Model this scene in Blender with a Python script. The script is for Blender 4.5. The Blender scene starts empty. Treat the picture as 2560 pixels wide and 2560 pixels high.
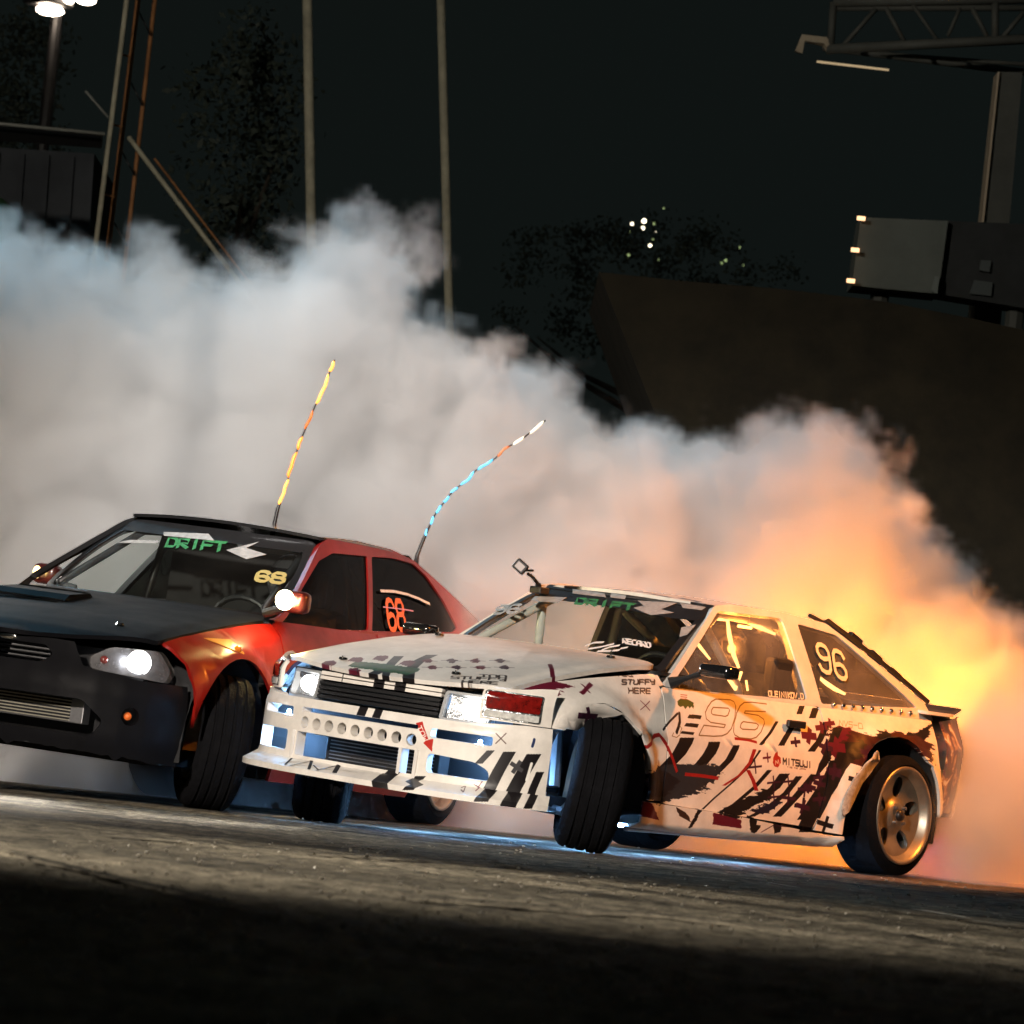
import bpy, bmesh, math, random
import numpy as np
from mathutils import Vector, Matrix

# ------------------------------------------------------------------ camera, world, exposure
R = math.radians
PI = math.pi
sc = bpy.context.scene
COL = sc.collection
CAM = Vector((16.6354, 11.7719, 0.2707))
YAW, PIT, ROL, FPX = 3.82575, 0.0650083, 0.101145, 10298.87
FWD = Vector((math.cos(PIT) * math.cos(YAW), math.cos(PIT) * math.sin(YAW), math.sin(PIT)))
_r = FWD.cross(Vector((0, 0, 1))).normalized()
_u = _r.cross(FWD)
RGT = math.cos(ROL) * _r + math.sin(ROL) * _u
UPV = -math.sin(ROL) * _r + math.cos(ROL) * _u
HD = Vector((FWD.x, FWD.y, 0)).normalized()
cd = bpy.data.cameras.new('camera')
cam = bpy.data.objects.new('camera', cd)
COL.objects.link(cam)
sc.camera = cam
cam.matrix_world = Matrix.Translation(CAM) @ Matrix((RGT, UPV, -FWD)).transposed().to_4x4()
cd.sensor_width = 36
cd.lens = FPX / 2560 * 36
cd.clip_end = 3000
cd.dof.use_dof = True
cd.dof.focus_distance = 18.2
cd.dof.aperture_fstop = 9

world = bpy.data.worlds.new('World')
sc.world = world
world.use_nodes = True
_wt = world.node_tree
_bg = _wt.nodes['Background']
_sky = _wt.nodes.new('ShaderNodeTexSky')
_sky.sky_type = 'NISHITA'
_sky.sun_disc = False
_sky.sun_elevation = R(-6)
_sky.sun_rotation = R(120)
_mx = _wt.nodes.new('ShaderNodeVectorMath')
_mx.operation = 'ADD'
_wt.links.new(_sky.outputs[0], _mx.inputs[0])
_mx.inputs[1].default_value = (0.056, 0.078, 0.072)      # even town glow of the night sky
_wt.links.new(_mx.outputs[0], _bg.inputs[0])
_bg.inputs[1].default_value = 0.085

sl = bpy.data.lights.new('moon', 'SUN')
sl.energy = 0.004
sl.angle = R(0.5)
sl.color = (1, .95, .88)
so = bpy.data.objects.new('moon', sl)
COL.objects.link(so)
so.rotation_euler = (R(50), 0, R(150))

sc.view_settings.view_transform = 'Standard'
sc.view_settings.look = 'None'
sc.view_settings.gamma = 1
sc.view_settings.exposure = 0
sc.view_settings.use_curve_mapping = False
sc.cycles.max_bounces = 8
sc.cycles.diffuse_bounces = 3
sc.cycles.glossy_bounces = 3
sc.cycles.transparent_max_bounces = 16
sc.cycles.volume_bounces = 2
sc.cycles.volume_step_rate = 2.5
sc.cycles.use_adaptive_sampling = True
sc.cycles.adaptive_threshold = 0.04
sc.cycles.adaptive_min_samples = 16
sc.cycles.use_denoising = True
sc.cycles.sample_clamp_indirect = 6
sc.cycles.caustics_reflective = False
sc.cycles.caustics_refractive = False


def at(px, py, D):
    """point of the place seen in photo direction (px,py), D metres away along the ground"""
    ray = FWD * FPX + RGT * (px - 1280) - UPV * (py - 1280)
    return CAM + ray * (D / ray.dot(HD))


# ------------------------------------------------------------------ materials
MATS = {}


def nodes_of(m):
    m.use_nodes = True
    return m.node_tree


def mat(name, col, rough=.5, metal=0, coat=0, noise=None, bump=None, emit=None, spec=.5):
    if name in MATS:
        return MATS[name]
    m = bpy.data.materials.new(name)
    t = nodes_of(m)
    b = t.nodes['Principled BSDF']
    b.inputs['Base Color'].default_value = (*col, 1)
    b.inputs['Roughness'].default_value = rough
    b.inputs['Metallic'].default_value = metal
    b.inputs['Coat Weight'].default_value = coat
    b.inputs['Coat Roughness'].default_value = .08
    b.inputs['Specular IOR Level'].default_value = spec
    tc = t.nodes.new('ShaderNodeTexCoord')
    if noise:
        amt, scl = noise
        n = t.nodes.new('ShaderNodeTexNoise')
        n.inputs['Scale'].default_value = scl
        n.inputs['Detail'].default_value = 5
        n.inputs['Roughness'].default_value = .65
        t.links.new(tc.outputs['Object'], n.inputs['Vector'])
        r = t.nodes.new('ShaderNodeMapRange')
        r.inputs[1].default_value = .3
        r.inputs[2].default_value = .7
        r.inputs[3].default_value = 1 - amt
        r.inputs[4].default_value = 1 + amt * .4
        t.links.new(n.outputs[0], r.inputs[0])
        v = t.nodes.new('ShaderNodeVectorMath')
        v.operation = 'SCALE'
        v.inputs[0].default_value = col
        t.links.new(r.outputs[0], v.inputs['Scale'])
        t.links.new(v.outputs[0], b.inputs['Base Color'])
        r2 = t.nodes.new('ShaderNodeMapRange')
        r2.inputs[3].default_value = min(1, rough + .15)
        r2.inputs[4].default_value = max(.03, rough - .12)
        t.links.new(n.outputs[0], r2.inputs[0])
        t.links.new(r2.outputs[0], b.inputs['Roughness'])
    if bump:
        st, scl = bump
        n = t.nodes.new('ShaderNodeTexNoise')
        n.inputs['Scale'].default_value = scl
        n.inputs['Detail'].default_value = 6
        t.links.new(tc.outputs['Object'], n.inputs['Vector'])
        bp = t.nodes.new('ShaderNodeBump')
        bp.inputs['Strength'].default_value = st
        bp.inputs['Distance'].default_value = .02
        t.links.new(n.outputs[0], bp.inputs['Height'])
        t.links.new(bp.outputs[0], b.inputs['Normal'])
    if emit:
        ec, es = emit
        b.inputs['Emission Color'].default_value = (*ec, 1)
        b.inputs['Emission Strength'].default_value = es
    MATS[name] = m
    return m


def glass_mat(name, tint=(.75, .8, .8), dirt=.12, refl=.06, dirt_scale=2.5, rough=.03, graze=.8):
    m = bpy.data.materials.new(name)
    t = nodes_of(m)
    t.nodes.clear()
    out = t.nodes.new('ShaderNodeOutputMaterial')
    tr = t.nodes.new('ShaderNodeBsdfTransparent')
    tr.inputs[0].default_value = (*tint, 1)
    di = t.nodes.new('ShaderNodeBsdfDiffuse')
    di.inputs[0].default_value = (.55, .52, .48, 1)
    gl = t.nodes.new('ShaderNodeBsdfGlossy')
    gl.inputs['Roughness'].default_value = rough
    tc = t.nodes.new('ShaderNodeTexCoord')
    n = t.nodes.new('ShaderNodeTexNoise')
    n.inputs['Scale'].default_value = dirt_scale
    n.inputs['Detail'].default_value = 6
    t.links.new(tc.outputs['Object'], n.inputs['Vector'])
    r = t.nodes.new('ShaderNodeMapRange')
    r.inputs[1].default_value = .4
    r.inputs[2].default_value = .75
    r.inputs[3].default_value = dirt * .3
    r.inputs[4].default_value = dirt
    t.links.new(n.outputs[0], r.inputs[0])
    m1 = t.nodes.new('ShaderNodeMixShader')
    t.links.new(r.outputs[0], m1.inputs[0])
    t.links.new(tr.outputs[0], m1.inputs[1])
    t.links.new(di.outputs[0], m1.inputs[2])
    fr = t.nodes.new('ShaderNodeLayerWeight')
    pw = t.nodes.new('ShaderNodeMath')
    pw.operation = 'POWER'
    pw.inputs[1].default_value = 4.5
    t.links.new(fr.outputs['Facing'], pw.inputs[0])
    ad = t.nodes.new('ShaderNodeMath')
    ad.operation = 'MULTIPLY_ADD'
    ad.use_clamp = True
    ad.inputs[1].default_value = graze
    ad.inputs[2].default_value = refl + .03
    t.links.new(pw.outputs[0], ad.inputs[0])
    m2 = t.nodes.new('ShaderNodeMixShader')
    t.links.new(ad.outputs[0], m2.inputs[0])
    t.links.new(m1.outputs[0], m2.inputs[1])
    t.links.new(gl.outputs[0], m2.inputs[2])
    t.links.new(m2.outputs[0], out.inputs[0])
    MATS[name] = m
    return m


# ------------------------------------------------------------------ canvas: flat print of the liveries, drawn with numpy
def s2(c):
    return tuple(x / 255 for x in c)


class Canvas:
    def __init__(s, name, u0, u1, v0, v1, res, base):
        s.name, s.u0, s.u1, s.v0, s.v1, s.res = name, u0, u1, v0, v1, res
        s.w, s.h = int((u1 - u0) / res), int((v1 - v0) / res)
        s.a = np.ones((s.h, s.w, 3), np.float32) * np.array(base, np.float32)
        s.rng = np.random.RandomState(7)
        s.nz = np.zeros((s.h, s.w), np.float32)               # streaky grain used for brushed edges
        for fy, fx, am in ((5, 26, .55), (2, 9, .3), (1.5, 3, .15)):
            g = s.rng.rand(int(s.h / fy) + 8, int(s.w / fx) + 8).astype(np.float32)
            yi = np.linspace(0, g.shape[0] - 1.01, s.h)
            xi = np.linspace(0, g.shape[1] - 1.01, s.w)
            y0, x0 = yi.astype(int), xi.astype(int)
            ty, tx = (yi - y0)[:, None].astype(np.float32), (xi - x0)[None].astype(np.float32)
            ga = g[y0][:, x0] * (1 - tx) + g[y0][:, x0 + 1] * tx
            gb = g[y0 + 1][:, x0] * (1 - tx) + g[y0 + 1][:, x0 + 1] * tx
            s.nz += am * (ga * (1 - ty) + gb * ty)

    def _box(s, P, pad):
        P = np.array(P, np.float64)
        x0 = max(0, int((P[:, 0].min() - pad - s.u0) / s.res))
        x1 = min(s.w, int((P[:, 0].max() + pad - s.u0) / s.res) + 2)
        y0 = max(0, int((P[:, 1].min() - pad - s.v0) / s.res))
        y1 = min(s.h, int((P[:, 1].max() + pad - s.v0) / s.res) + 2)
        if x1 <= x0 or y1 <= y0:
            return None
        X, Y = np.meshgrid(s.u0 + (np.arange(x0, x1) + .5) * s.res, s.v0 + (np.arange(y0, y1) + .5) * s.res)
        return P, x0, x1, y0, y1, X, Y

    def poly(s, P, col, rag=0, alpha=1):
        b = s._box(P, rag + .002)
        if b is None:
            return
        P, x0, x1, y0, y1, X, Y = b
        if rag:
            X = X + (s.nz[y0:y1, x0:x1] - .5) * 4 * rag
            Y = Y + (s.nz[y0:y1, x0:x1] - .5) * .6 * rag
        ins = np.zeros(X.shape, bool)
        n = len(P)
        for i in range(n):
            xa, ya = P[i]
            xb, yb = P[(i + 1) % n]
            if ya == yb:
                continue
            c = ((ya > Y) != (yb > Y)) & (X < (xb - xa) * (Y - ya) / (yb - ya) + xa)
            ins ^= c
        s._put(ins.astype(np.float32) * alpha, col, x0, x1, y0, y1)

    def _put(s, m, col, x0, x1, y0, y1):
        m = m[..., None]
        s.a[y0:y1, x0:x1] = s.a[y0:y1, x0:x1] * (1 - m) + np.array(col, np.float32) * m

    def stroke(s, P, w, col, rag=0, alpha=1, taper=False, butt=False):
        b = s._box(P, w + rag)
        if b is None:
            return
        P, x0, x1, y0, y1, X, Y = b
        if rag:
            X = X + (s.nz[y0:y1, x0:x1] - .5) * 2 * rag
        m = np.zeros(X.shape, np.float32)
        n = len(P) - 1
        for i in range(n):
            a, c = P[i], P[i + 1]
            dx, dy = c - a
            L = dx * dx + dy * dy + 1e-12
            tr = ((X - a[0]) * dx + (Y - a[1]) * dy) / L
            t = np.clip(tr, 0, 1)
            dd = np.hypot(X - a[0] - t * dx, Y - a[1] - t * dy)
            ww = w / 2
            if taper:
                ww = ww * (1 - .75 * (i + t) / n)
            mm = np.clip((ww - dd) / s.res + .5, 0, 1)
            if butt and i == 0:
                mm = np.where(tr < 0, 0, mm)
            if butt and i == n - 1:
                mm = np.where(tr > 1, 0, mm)
            m = np.maximum(m, mm)
        s._put(m * alpha, col, x0, x1, y0, y1)

    def image(s):
        im = bpy.data.images.new(s.name, s.w, s.h, alpha=False)
        px = np.ones((s.h, s.w, 4), np.float32)
        px[..., :3] = np.clip(s.a, 0, 1)
        im.pixels.foreach_set(px.ravel())
        im.pack()
        return im

    def material(s, rough=.3, coat=.6, dirt=.25, spec=.5):
        m = bpy.data.materials.new(s.name)
        t = nodes_of(m)
        b = t.nodes['Principled BSDF']
        uv = t.nodes.new('ShaderNodeUVMap')
        uv.uv_map = 'UVMap'
        mp = t.nodes.new('ShaderNodeMapping')
        mp.inputs['Scale'].default_value = (1 / (s.u1 - s.u0), 1 / (s.v1 - s.v0), 1)
        mp.inputs['Location'].default_value = (-s.u0 / (s.u1 - s.u0), -s.v0 / (s.v1 - s.v0), 0)
        t.links.new(uv.outputs[0], mp.inputs[0])
        im = t.nodes.new('ShaderNodeTexImage')
        im.image = s.image()
        im.extension = 'EXTEND'
        t.links.new(mp.outputs[0], im.inputs[0])
        tc = t.nodes.new('ShaderNodeTexCoord')
        n = t.nodes.new('ShaderNodeTexNoise')
        n.inputs['Scale'].default_value = 6
        n.inputs['Detail'].default_value = 8
        n.inputs['Roughness'].default_value = .7
        t.links.new(tc.outputs['Object'], n.inputs['Vector'])
        r = t.nodes.new('ShaderNodeMapRange')
        r.inputs[1].default_value = .35
        r.inputs[2].default_value = .7
        r.inputs[3].default_value = 1
        r.inputs[4].default_value = 1 - dirt
        t.links.new(n.outputs[0], r.inputs[0])
        v = t.nodes.new('ShaderNodeVectorMath')
        v.operation = 'SCALE'
        t.links.new(im.outputs[0], v.inputs[0])
        t.links.new(r.outputs[0], v.inputs['Scale'])
        t.links.new(v.outputs[0], b.inputs['Base Color'])
        r2 = t.nodes.new('ShaderNodeMapRange')
        r2.inputs[3].default_value = rough - .08
        r2.inputs[4].default_value = rough + .2
        t.links.new(n.outputs[0], r2.inputs[0])
        t.links.new(r2.outputs[0], b.inputs['Roughness'])
        b.inputs['Coat Weight'].default_value = coat
        b.inputs['Coat Roughness'].default_value = .12
        b.inputs['Specular IOR Level'].default_value = spec
        n3 = t.nodes.new('ShaderNodeTexNoise')
        n3.inputs['Scale'].default_value = 3.0
        n3.inputs['Detail'].default_value = 3
        t.links.new(tc.outputs['Object'], n3.inputs['Vector'])
        bp = t.nodes.new('ShaderNodeBump')
        bp.inputs['Strength'].default_value = .25
        bp.inputs['Distance'].default_value = .02
        t.links.new(n3.outputs[0], bp.inputs['Height'])
        t.links.new(bp.outputs[0], b.inputs['Normal'])
        return m


# strokes of a squared techno alphabet, unit box
GLY = {
    'A': [[(0, 0), (0, .8), (.2, 1), (1, 1), (1, 0)], [(0, .42), (1, .42)]],
    'C': [[(1, 1), (.15, 1), (0, .85), (0, .15), (.15, 0), (1, 0)]],
    'D': [[(0, 0), (0, 1), (.8, 1), (1, .8), (1, .2), (.8, 0), (0, 0)]],
    'E': [[(1, 1), (0, 1)], [(0, .5), (.9, .5)], [(0, 0), (1, 0)], [(0, 1), (0, 0)]],
    'e': [[(0, 1), (1, 1)], [(0, .5), (.9, .5)], [(0, 0), (1, 0)]],
    'F': [[(1, 1), (0, 1), (0, 0)], [(0, .5), (.9, .5)]],
    'G': [[(1, 1), (.15, 1), (0, .85), (0, 0), (1, 0), (1, .45), (.5, .45)]],
    'H': [[(0, 0), (0, 1)], [(1, 0), (1, 1)], [(0, .5), (1, .5)]],
    'I': [[(.5, 0), (.5, 1)]],
    'J': [[(1, 1), (1, 0), (0, 0), (0, .3)]],
    'K': [[(0, 0), (0, 1)], [(1, 1), (.1, .5), (1, 0)]],
    'L': [[(0, 1), (0, 0), (1, 0)]],
    'M': [[(0, 0), (0, 1), (.5, .4), (1, 1), (1, 0)]],
    'N': [[(0, 0), (0, 1), (1, 0), (1, 1)]],
    'O': [[(.15, 0), (0, .15), (0, .85), (.15, 1), (.85, 1), (1, .85), (1, .15), (.85, 0), (.15, 0)]],
    'P': [[(0, 0), (0, 1), (1, 1), (1, .45), (0, .45)]],
    'R': [[(0, 0), (0, 1), (1, 1), (1, .5), (.1, .5), (1, 0)]],
    'S': [[(1, 1), (0, 1), (0, .5), (1, .5), (1, 0), (0, 0)]],
    'T': [[(0, 1), (1, 1)], [(.5, 1), (.5, 0)]],
    'U': [[(0, 1), (0, .15), (.15, 0), (.85, 0), (1, .15), (1, 1)]],
    'V': [[(0, 1), (.5, 0), (1, 1)]],
    'W': [[(0, 1), (.15, 0), (.5, .55), (.85, 0), (1, 1)]],
    'Y': [[(0, 1), (0, .5), (1, .5)], [(1, 1), (1, 0), (.3, 0)]],
    '6': [[(.95, .84), (.8, .98), (.5, 1.02), (.2, .98), (.03, .82), (0, .5), (.02, .18), (.2, .02), (.5, -.02), (.8, .02), (.98, .16), (.98, .34), (.8, .48), (.5, .52), (.12, .44)]],
    '8': [[(.2, .53), (.03, .7), (.03, .85), (.2, 1), (.8, 1), (.97, .85), (.97, .7), (.8, .53), (.2, .53), (0, .38), (0, .15), (.2, 0), (.8, 0), (1, .15), (1, .38), (.8, .53)]],
    '9': [[(.05, .16), (.2, .02), (.5, -.02), (.8, .02), (.97, .18), (1, .5), (.98, .82), (.8, .98), (.5, 1.02), (.2, .98), (.02, .84), (.02, .66), (.2, .52), (.5, .48), (.88, .56)]],
    '.': [[(.4, 0), (.6, 0)]], '-': [[(0, .5), (1, .5)]], ' ': [], '_': [[(0, 0), (1, 0)]],
}


def text(cv, st, p0, p1, pt, w, col, gap=.35, **k):
    """write st between baseline ends p0,p1 with the first letter's top at pt (canvas units)"""
    p0, p1, pt = (np.array(q, float) for q in (p0, p1, pt))
    n = len(st)
    cw = (p1 - p0) / (n + (n - 1) * gap)
    up = pt - p0
    for i, ch in enumerate(st):
        o = p0 + cw * i * (1 + gap)
        for ln in GLY.get(ch, []):
            cv.stroke([o + cw * a + up * b for a, b in ln], w, col, **k)


# ------------------------------------------------------------------ mesh helpers
def newobj(name, me, m=None, parent=None, mw=None):
    o = bpy.data.objects.new(name, me)
    COL.objects.link(o)
    if m and not me.materials:
        me.materials.append(m)
    if parent:
        o.parent = parent
    if mw is not None:
        o.matrix_local = mw
    return o


def tag(o, label=None, cat=None, group=None, kind=None):
    if label:
        o['label'] = label
    if cat:
        o['category'] = cat
    if group:
        o['group'] = group
    if kind:
        o['kind'] = kind
    return o


def empty(name, loc=(0, 0, 0), rz=0):
    o = bpy.data.objects.new(name, None)
    COL.objects.link(o)
    o.location = loc
    o.rotation_euler = (0, 0, rz)
    o.empty_display_size = .2
    return o


def bm_obj(name, bm, m, parent=None, mw=None, smooth=False):
    bmesh.ops.recalc_face_normals(bm, faces=bm.faces[:])
    me = bpy.data.meshes.new(name)
    bm.to_mesh(me)
    bm.free()
    if smooth:
        me.polygons.foreach_set('use_smooth', [True] * len(me.polygons))
    return newobj(name, me, m, parent, mw)


def box(bm, a, b, bev=0, M=None):
    """axis box between corners a and b"""
    a, b = Vector(a), Vector(b)
    r = bmesh.ops.create_cube(bm, size=1)
    vs = r['verts']
    for v in vs:
        v.co = Vector(((a[k] + b[k]) / 2 + v.co[k] * (b[k] - a[k]) for k in range(3)))
    if bev:
        es = set()
        for v in vs:
            es.update(v.link_edges)
        rr = bmesh.ops.bevel(bm, geom=list(es), offset=bev, segments=2, affect='EDGES', profile=.5)
        vs = list({v for f in rr['faces'] for v in f.verts} | {v for v in vs if v.is_valid})
    if M is not None:
        for v in vs:
            v.co = M @ v.co
    return vs


def tube(bm, pts, rad, n=8, cap=True):
    pts = [Vector(p) for p in pts]
    rs = rad if isinstance(rad, (list, tuple)) else [rad] * len(pts)
    rings = []
    prev = None
    for i, p in enumerate(pts):
        t = (pts[min(i + 1, len(pts) - 1)] - pts[max(i - 1, 0)]).normalized()
        if prev is None:
            a = Vector((0, 0, 1)) if abs(t.z) < .9 else Vector((1, 0, 0))
            x = t.cross(a).normalized()
        else:
            x = (prev - t * prev.dot(t)).normalized()
        prev = x
        y = t.cross(x)
        rings.append([bm.verts.new(p + (x * math.cos(2 * PI * k / n) + y * math.sin(2 * PI * k / n)) * rs[i]) for k in range(n)])
    for a, b in zip(rings, rings[1:]):
        for k in range(n):
            bm.faces.new((a[k], a[(k + 1) % n], b[(k + 1) % n], b[k]))
    if cap:
        bm.faces.new(rings[0][::-1])
        bm.faces.new(rings[-1])


def lathe(bm, prof, n=48, ang=2 * PI, axis='y'):
    """revolve (radius, offset) profile about the y axis"""
    rings = []
    for r, o in prof:
        rings.append([bm.verts.new((r * math.cos(2 * PI * k / n), o, r * math.sin(2 * PI * k / n))) for k in range(n)])
    for a, b in zip(rings, rings[1:]):
        for k in range(n):
            bm.faces.new((a[k], a[(k + 1) % n], b[(k + 1) % n], b[k]))


def prism(bm, poly, a, b, plane='xz', M=None):
    """extrude a 2-D polygon between a and b along the remaining axis"""
    def P(u, v, w):
        q = {'xz': (u, w, v), 'yz': (w, u, v), 'xy': (u, v, w)}[plane]
        return M @ Vector(q) if M is not None else Vector(q)
    A = [bm.verts.new(P(u, v, a)) for u, v in poly]
    B = [bm.verts.new(P(u, v, b)) for u, v in poly]
    n = len(poly)
    for k in range(n):
        bm.faces.new((A[k], A[(k + 1) % n], B[(k + 1) % n], B[k]))
    bm.faces.new(A[::-1])
    bm.faces.new(B)


def arc(cx, cy, r, a0, a1, n=14, ry=None):
    ry = ry or r
    return [(cx + r * math.cos(R(a0 + (a1 - a0) * k / n)), cy + ry * math.sin(R(a0 + (a1 - a0) * k / n))) for k in range(n + 1)]


def rrect(x0, y0, x1, y1, r, n=4):
    return arc(x1 - r, y1 - r, r, 0, 90, n) + arc(x0 + r, y1 - r, r, 90, 180, n) + arc(x0 + r, y0 + r, r, 180, 270, n) + arc(x1 - r, y0 + r, r, 270, 360, n)


def smoothpoly(P, r=.03, n=4):
    out = []
    m = len(P)
    for i in range(m):
        p = Vector(P[i])
        a = Vector(P[i - 1]) - p
        b = Vector(P[(i + 1) % m]) - p
        ra, rb = min(r, a.length * .45), min(r, b.length * .45)
        A = p + a.normalized() * ra
        B = p + b.normalized() * rb
        for k in range(n + 1):
            t = k / n
            q = A * (1 - t) ** 2 + p * 2 * t * (1 - t) + B * t * t
            out.append((q.x, q.y))
    return out


def panel(name, poly, fn, m, parent, holes=(), step=.07, th=.016, mw=None, flip=False, off=0.0, uvf=None):
    """a sheet cut to poly (less holes) in its own 2-D chart and bent over the surface fn(u,v), with turned-in rims"""
    bm = bmesh.new()
    loops = [poly] + list(holes)
    es = []
    for lp in loops:
        vs = [bm.verts.new((p[0], p[1], 0)) for p in lp]
        for i in range(len(vs)):
            es.append(bm.edges.new((vs[i], vs[(i + 1) % len(vs)])))
    bmesh.ops.triangle_fill(bm, use_beauty=True, use_dissolve=False, edges=es, normal=(0, 0, 1))
    us = [p[0] for p in poly]
    vs_ = [p[1] for p in poly]
    for ax, (lo, hi) in enumerate(((min(us), max(us)), (min(vs_), max(vs_)))):
        n = int((hi - lo) / step)
        for k in range(1, n + 1):
            c = lo + (hi - lo) * k / (n + 1)
            co = (c, 0, 0) if ax == 0 else (0, c, 0)
            no = (1, 0, 0) if ax == 0 else (0, 1, 0)
            bmesh.ops.bisect_plane(bm, geom=bm.verts[:] + bm.edges[:] + bm.faces[:], plane_co=co, plane_no=no, dist=1e-5)
    bmesh.ops.triangulate(bm, faces=[f for f in bm.faces if len(f.verts) > 4])
    uvl = bm.loops.layers.uv.new('UVMap')
    for f in bm.faces:
        for l in f.loops:
            q = l.vert.co
            l[uvl].uv = uvf(q.x, q.y) if uvf else (q.x, q.y)
    e = 1e-3
    N = {}
    for v in bm.verts:
        u, w = v.co.x, v.co.y
        p = Vector(fn(u, w))
        a = Vector(fn(u + e, w)) - Vector(fn(u - e, w))
        b = Vector(fn(u, w + e)) - Vector(fn(u, w - e))
        n = a.cross(b)
        n = n.normalized() if n.length > 1e-12 else Vector((0, 0, 1))
        if flip:
            n = -n
        v.co = p + n * off
        N[v] = n
    if flip:
        bmesh.ops.reverse_faces(bm, faces=bm.faces[:])
    outer = bm.faces[:]
    rim = [ed for ed in bm.edges if len(ed.link_faces) == 1]
    dupv = {}
    normals = {}
    for ed in rim:
        f0 = ed.link_faces[0]
        va, vb = ed.verts
        for l in f0.loops:
            if l.edge == ed:
                va, vb = l.vert, l.link_loop_next.vert
        q = []
        for v in (va, vb):
            if v not in dupv:
                dupv[v] = (bm.verts.new(v.co), bm.verts.new(v.co - N[v] * th))
        nf = bm.faces.new((dupv[vb][0], dupv[va][0], dupv[va][1], dupv[vb][1]))
        uvs = {}
        for l in f0.loops:
            uvs[l.vert] = l[uvl].uv.copy()
        for l, sv in zip(nf.loops, (vb, va, va, vb)):
            l[uvl].uv = uvs.get(sv, (0, 0))
    bm.normal_update()
    bm.verts.index_update()
    nn = [None] * len(bm.verts)
    for v in bm.verts:
        nn[v.index] = tuple(N[v]) if v in N else None
    for i, v in enumerate(bm.verts):
        if nn[v.index] is None:
            v.normal_update()
            nn[v.index] = tuple(v.normal) if v.normal.length > .5 else (0, 0, 1)
    me = bpy.data.meshes.new(name)
    bm.to_mesh(me)
    bm.free()
    me.polygons.foreach_set('use_smooth', [True] * len(me.polygons))
    me.normals_split_custom_set_from_vertices(nn)
    return newobj(name, me, m, parent, mw)


# ------------------------------------------------------------------ frames of the two cars (body leans on its springs)
def lean(roll, pit, cx):
    c = Vector((cx, 0, .3))
    Rx = Matrix(((1, 0, 0), (0, math.cos(roll), -math.sin(roll)), (0, math.sin(roll), math.cos(roll))))
    Ry = Matrix(((math.cos(pit), 0, -math.sin(pit)), (0, 1, 0), (math.sin(pit), 0, math.cos(pit))))
    return Matrix.Translation(c) @ (Ry @ Rx).to_4x4() @ Matrix.Translation(-c)


class Frame:
    def __init__(s, x, y, yaw, roll, pit, cx):
        s.root = (x, y, 0)
        s.yaw = yaw
        s.lean = lean(roll, pit, cx)
        s.world = Matrix.Translation((x, y, 0)) @ Matrix.Rotation(yaw, 4, 'Z') @ s.lean
        s.inv = s.world.inverted()

    def ray(s, px, py):
        rd = FWD * FPX + RGT * (px - 1280) - UPV * (py - 1280)
        return s.inv @ CAM, (s.inv.to_3x3() @ rd).normalized()

    def hit(s, px, py, F, k0=12.0, k1=24.0, n=120):
        """first crossing of F(p)=0 along the sight line; used to take sizes off the photograph"""
        o, r = s.ray(px, py)
        pv = None
        for i in range(n + 1):
            k = k0 + (k1 - k0) * i / n
            v = F(o + r * k)
            if pv is not None and (pv > 0) != (v > 0):
                a, b = k - (k1 - k0) / n, k
                for _ in range(25):
                    m = (a + b) / 2
                    if (F(o + r * m) > 0) == (pv > 0):
                        a = m
                    else:
                        b = m
                return o + r * ((a + b) / 2)
            pv = v
        return o + r * 17


def Zm(ox, oy, sc_):
    return lambda P: [(ox + x / sc_, oy + y / sc_) for x, y in P]


Z1, Z2, Z3, Z6 = Zm(600, 1400, 2.415), Zm(1200, 1400, 2.76), Zm(1800, 1400, 2.4145), Zm(1650, 1550, 3.864)
ZB, Z4, Z5 = Zm(650, 1650, 4.83), Zm(0, 1250, 2.76), Zm(600, 1250, 2.76)


def lerp(x, xs, ys):
    return float(np.interp(x, xs, ys))


def sstep(a, b, x):
    t = min(1, max(0, (x - a) / (b - a)))
    return t * t * (3 - 2 * t)

# ------------------------------------------------------------------ common small materials
M_BLK = mat('black_plastic', (.012, .012, .013), .42, noise=(.3, 14))
M_RUB = mat('tyre_rubber', (.005, .005, .006), .85, noise=(.3, 20), bump=(.3, 60), spec=.08)
M_DARK = mat('underbody_dark', (.01, .01, .011), .8, noise=(.3, 8))
M_MET = mat('cast_alloy', (.38, .34, .27), .38, metal=.85, noise=(.25, 9))
M_STEEL = mat('bare_steel', (.35, .35, .36), .35, metal=.9, noise=(.3, 12))
M_CHROME = mat('chrome_trim', (.75, .75, .75), .12, metal=1)
M_WHITE = mat('white_panel_paint', (.72, .69, .64), .35, coat=.5, noise=(.18, 9))
M_CAGE = mat('cage_paint', (.70, .68, .64), .38, coat=.3, noise=(.15, 9))
M_SEAT = mat('seat_cloth', (.004, .004, .005), .85, noise=(.3, 40))
M_BULB = mat('headlamp_bulb', (1, 1, 1), .3, emit=((1, .98, .95), 11))
M_REFL = mat('lamp_reflector', (.55, .57, .58), .25, metal=.95, bump=(.6, 45))
M_HOLE = mat('dark_hole', (.006, .006, .007), .9)
M_BLUE = mat('blue_light_tube', (.2, .5, 1), .3, emit=((.30, .58, 1.0), 40))
M_REDL = mat('red_lamp_lens', (.20, .008, .006), .08, coat=1, noise=(.7, 30), spec=.9)
M_CLEAR = glass_mat('lamp_lens', (.95, .95, .95), .10, .05, 18)
M_WS = glass_mat('windscreen_glass', (.80, .85, .82), .015, .0)
M_CLR = glass_mat('clear_window', (.92, .94, .93), .05, .0)
M_SIDE = glass_mat('side_window_film', (.40, .40, .38), .34, .0, 2.2, .18)
M_TINT = glass_mat('tinted_window', (.015, .018, .015), .004, -.03, graze=.2)


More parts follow.
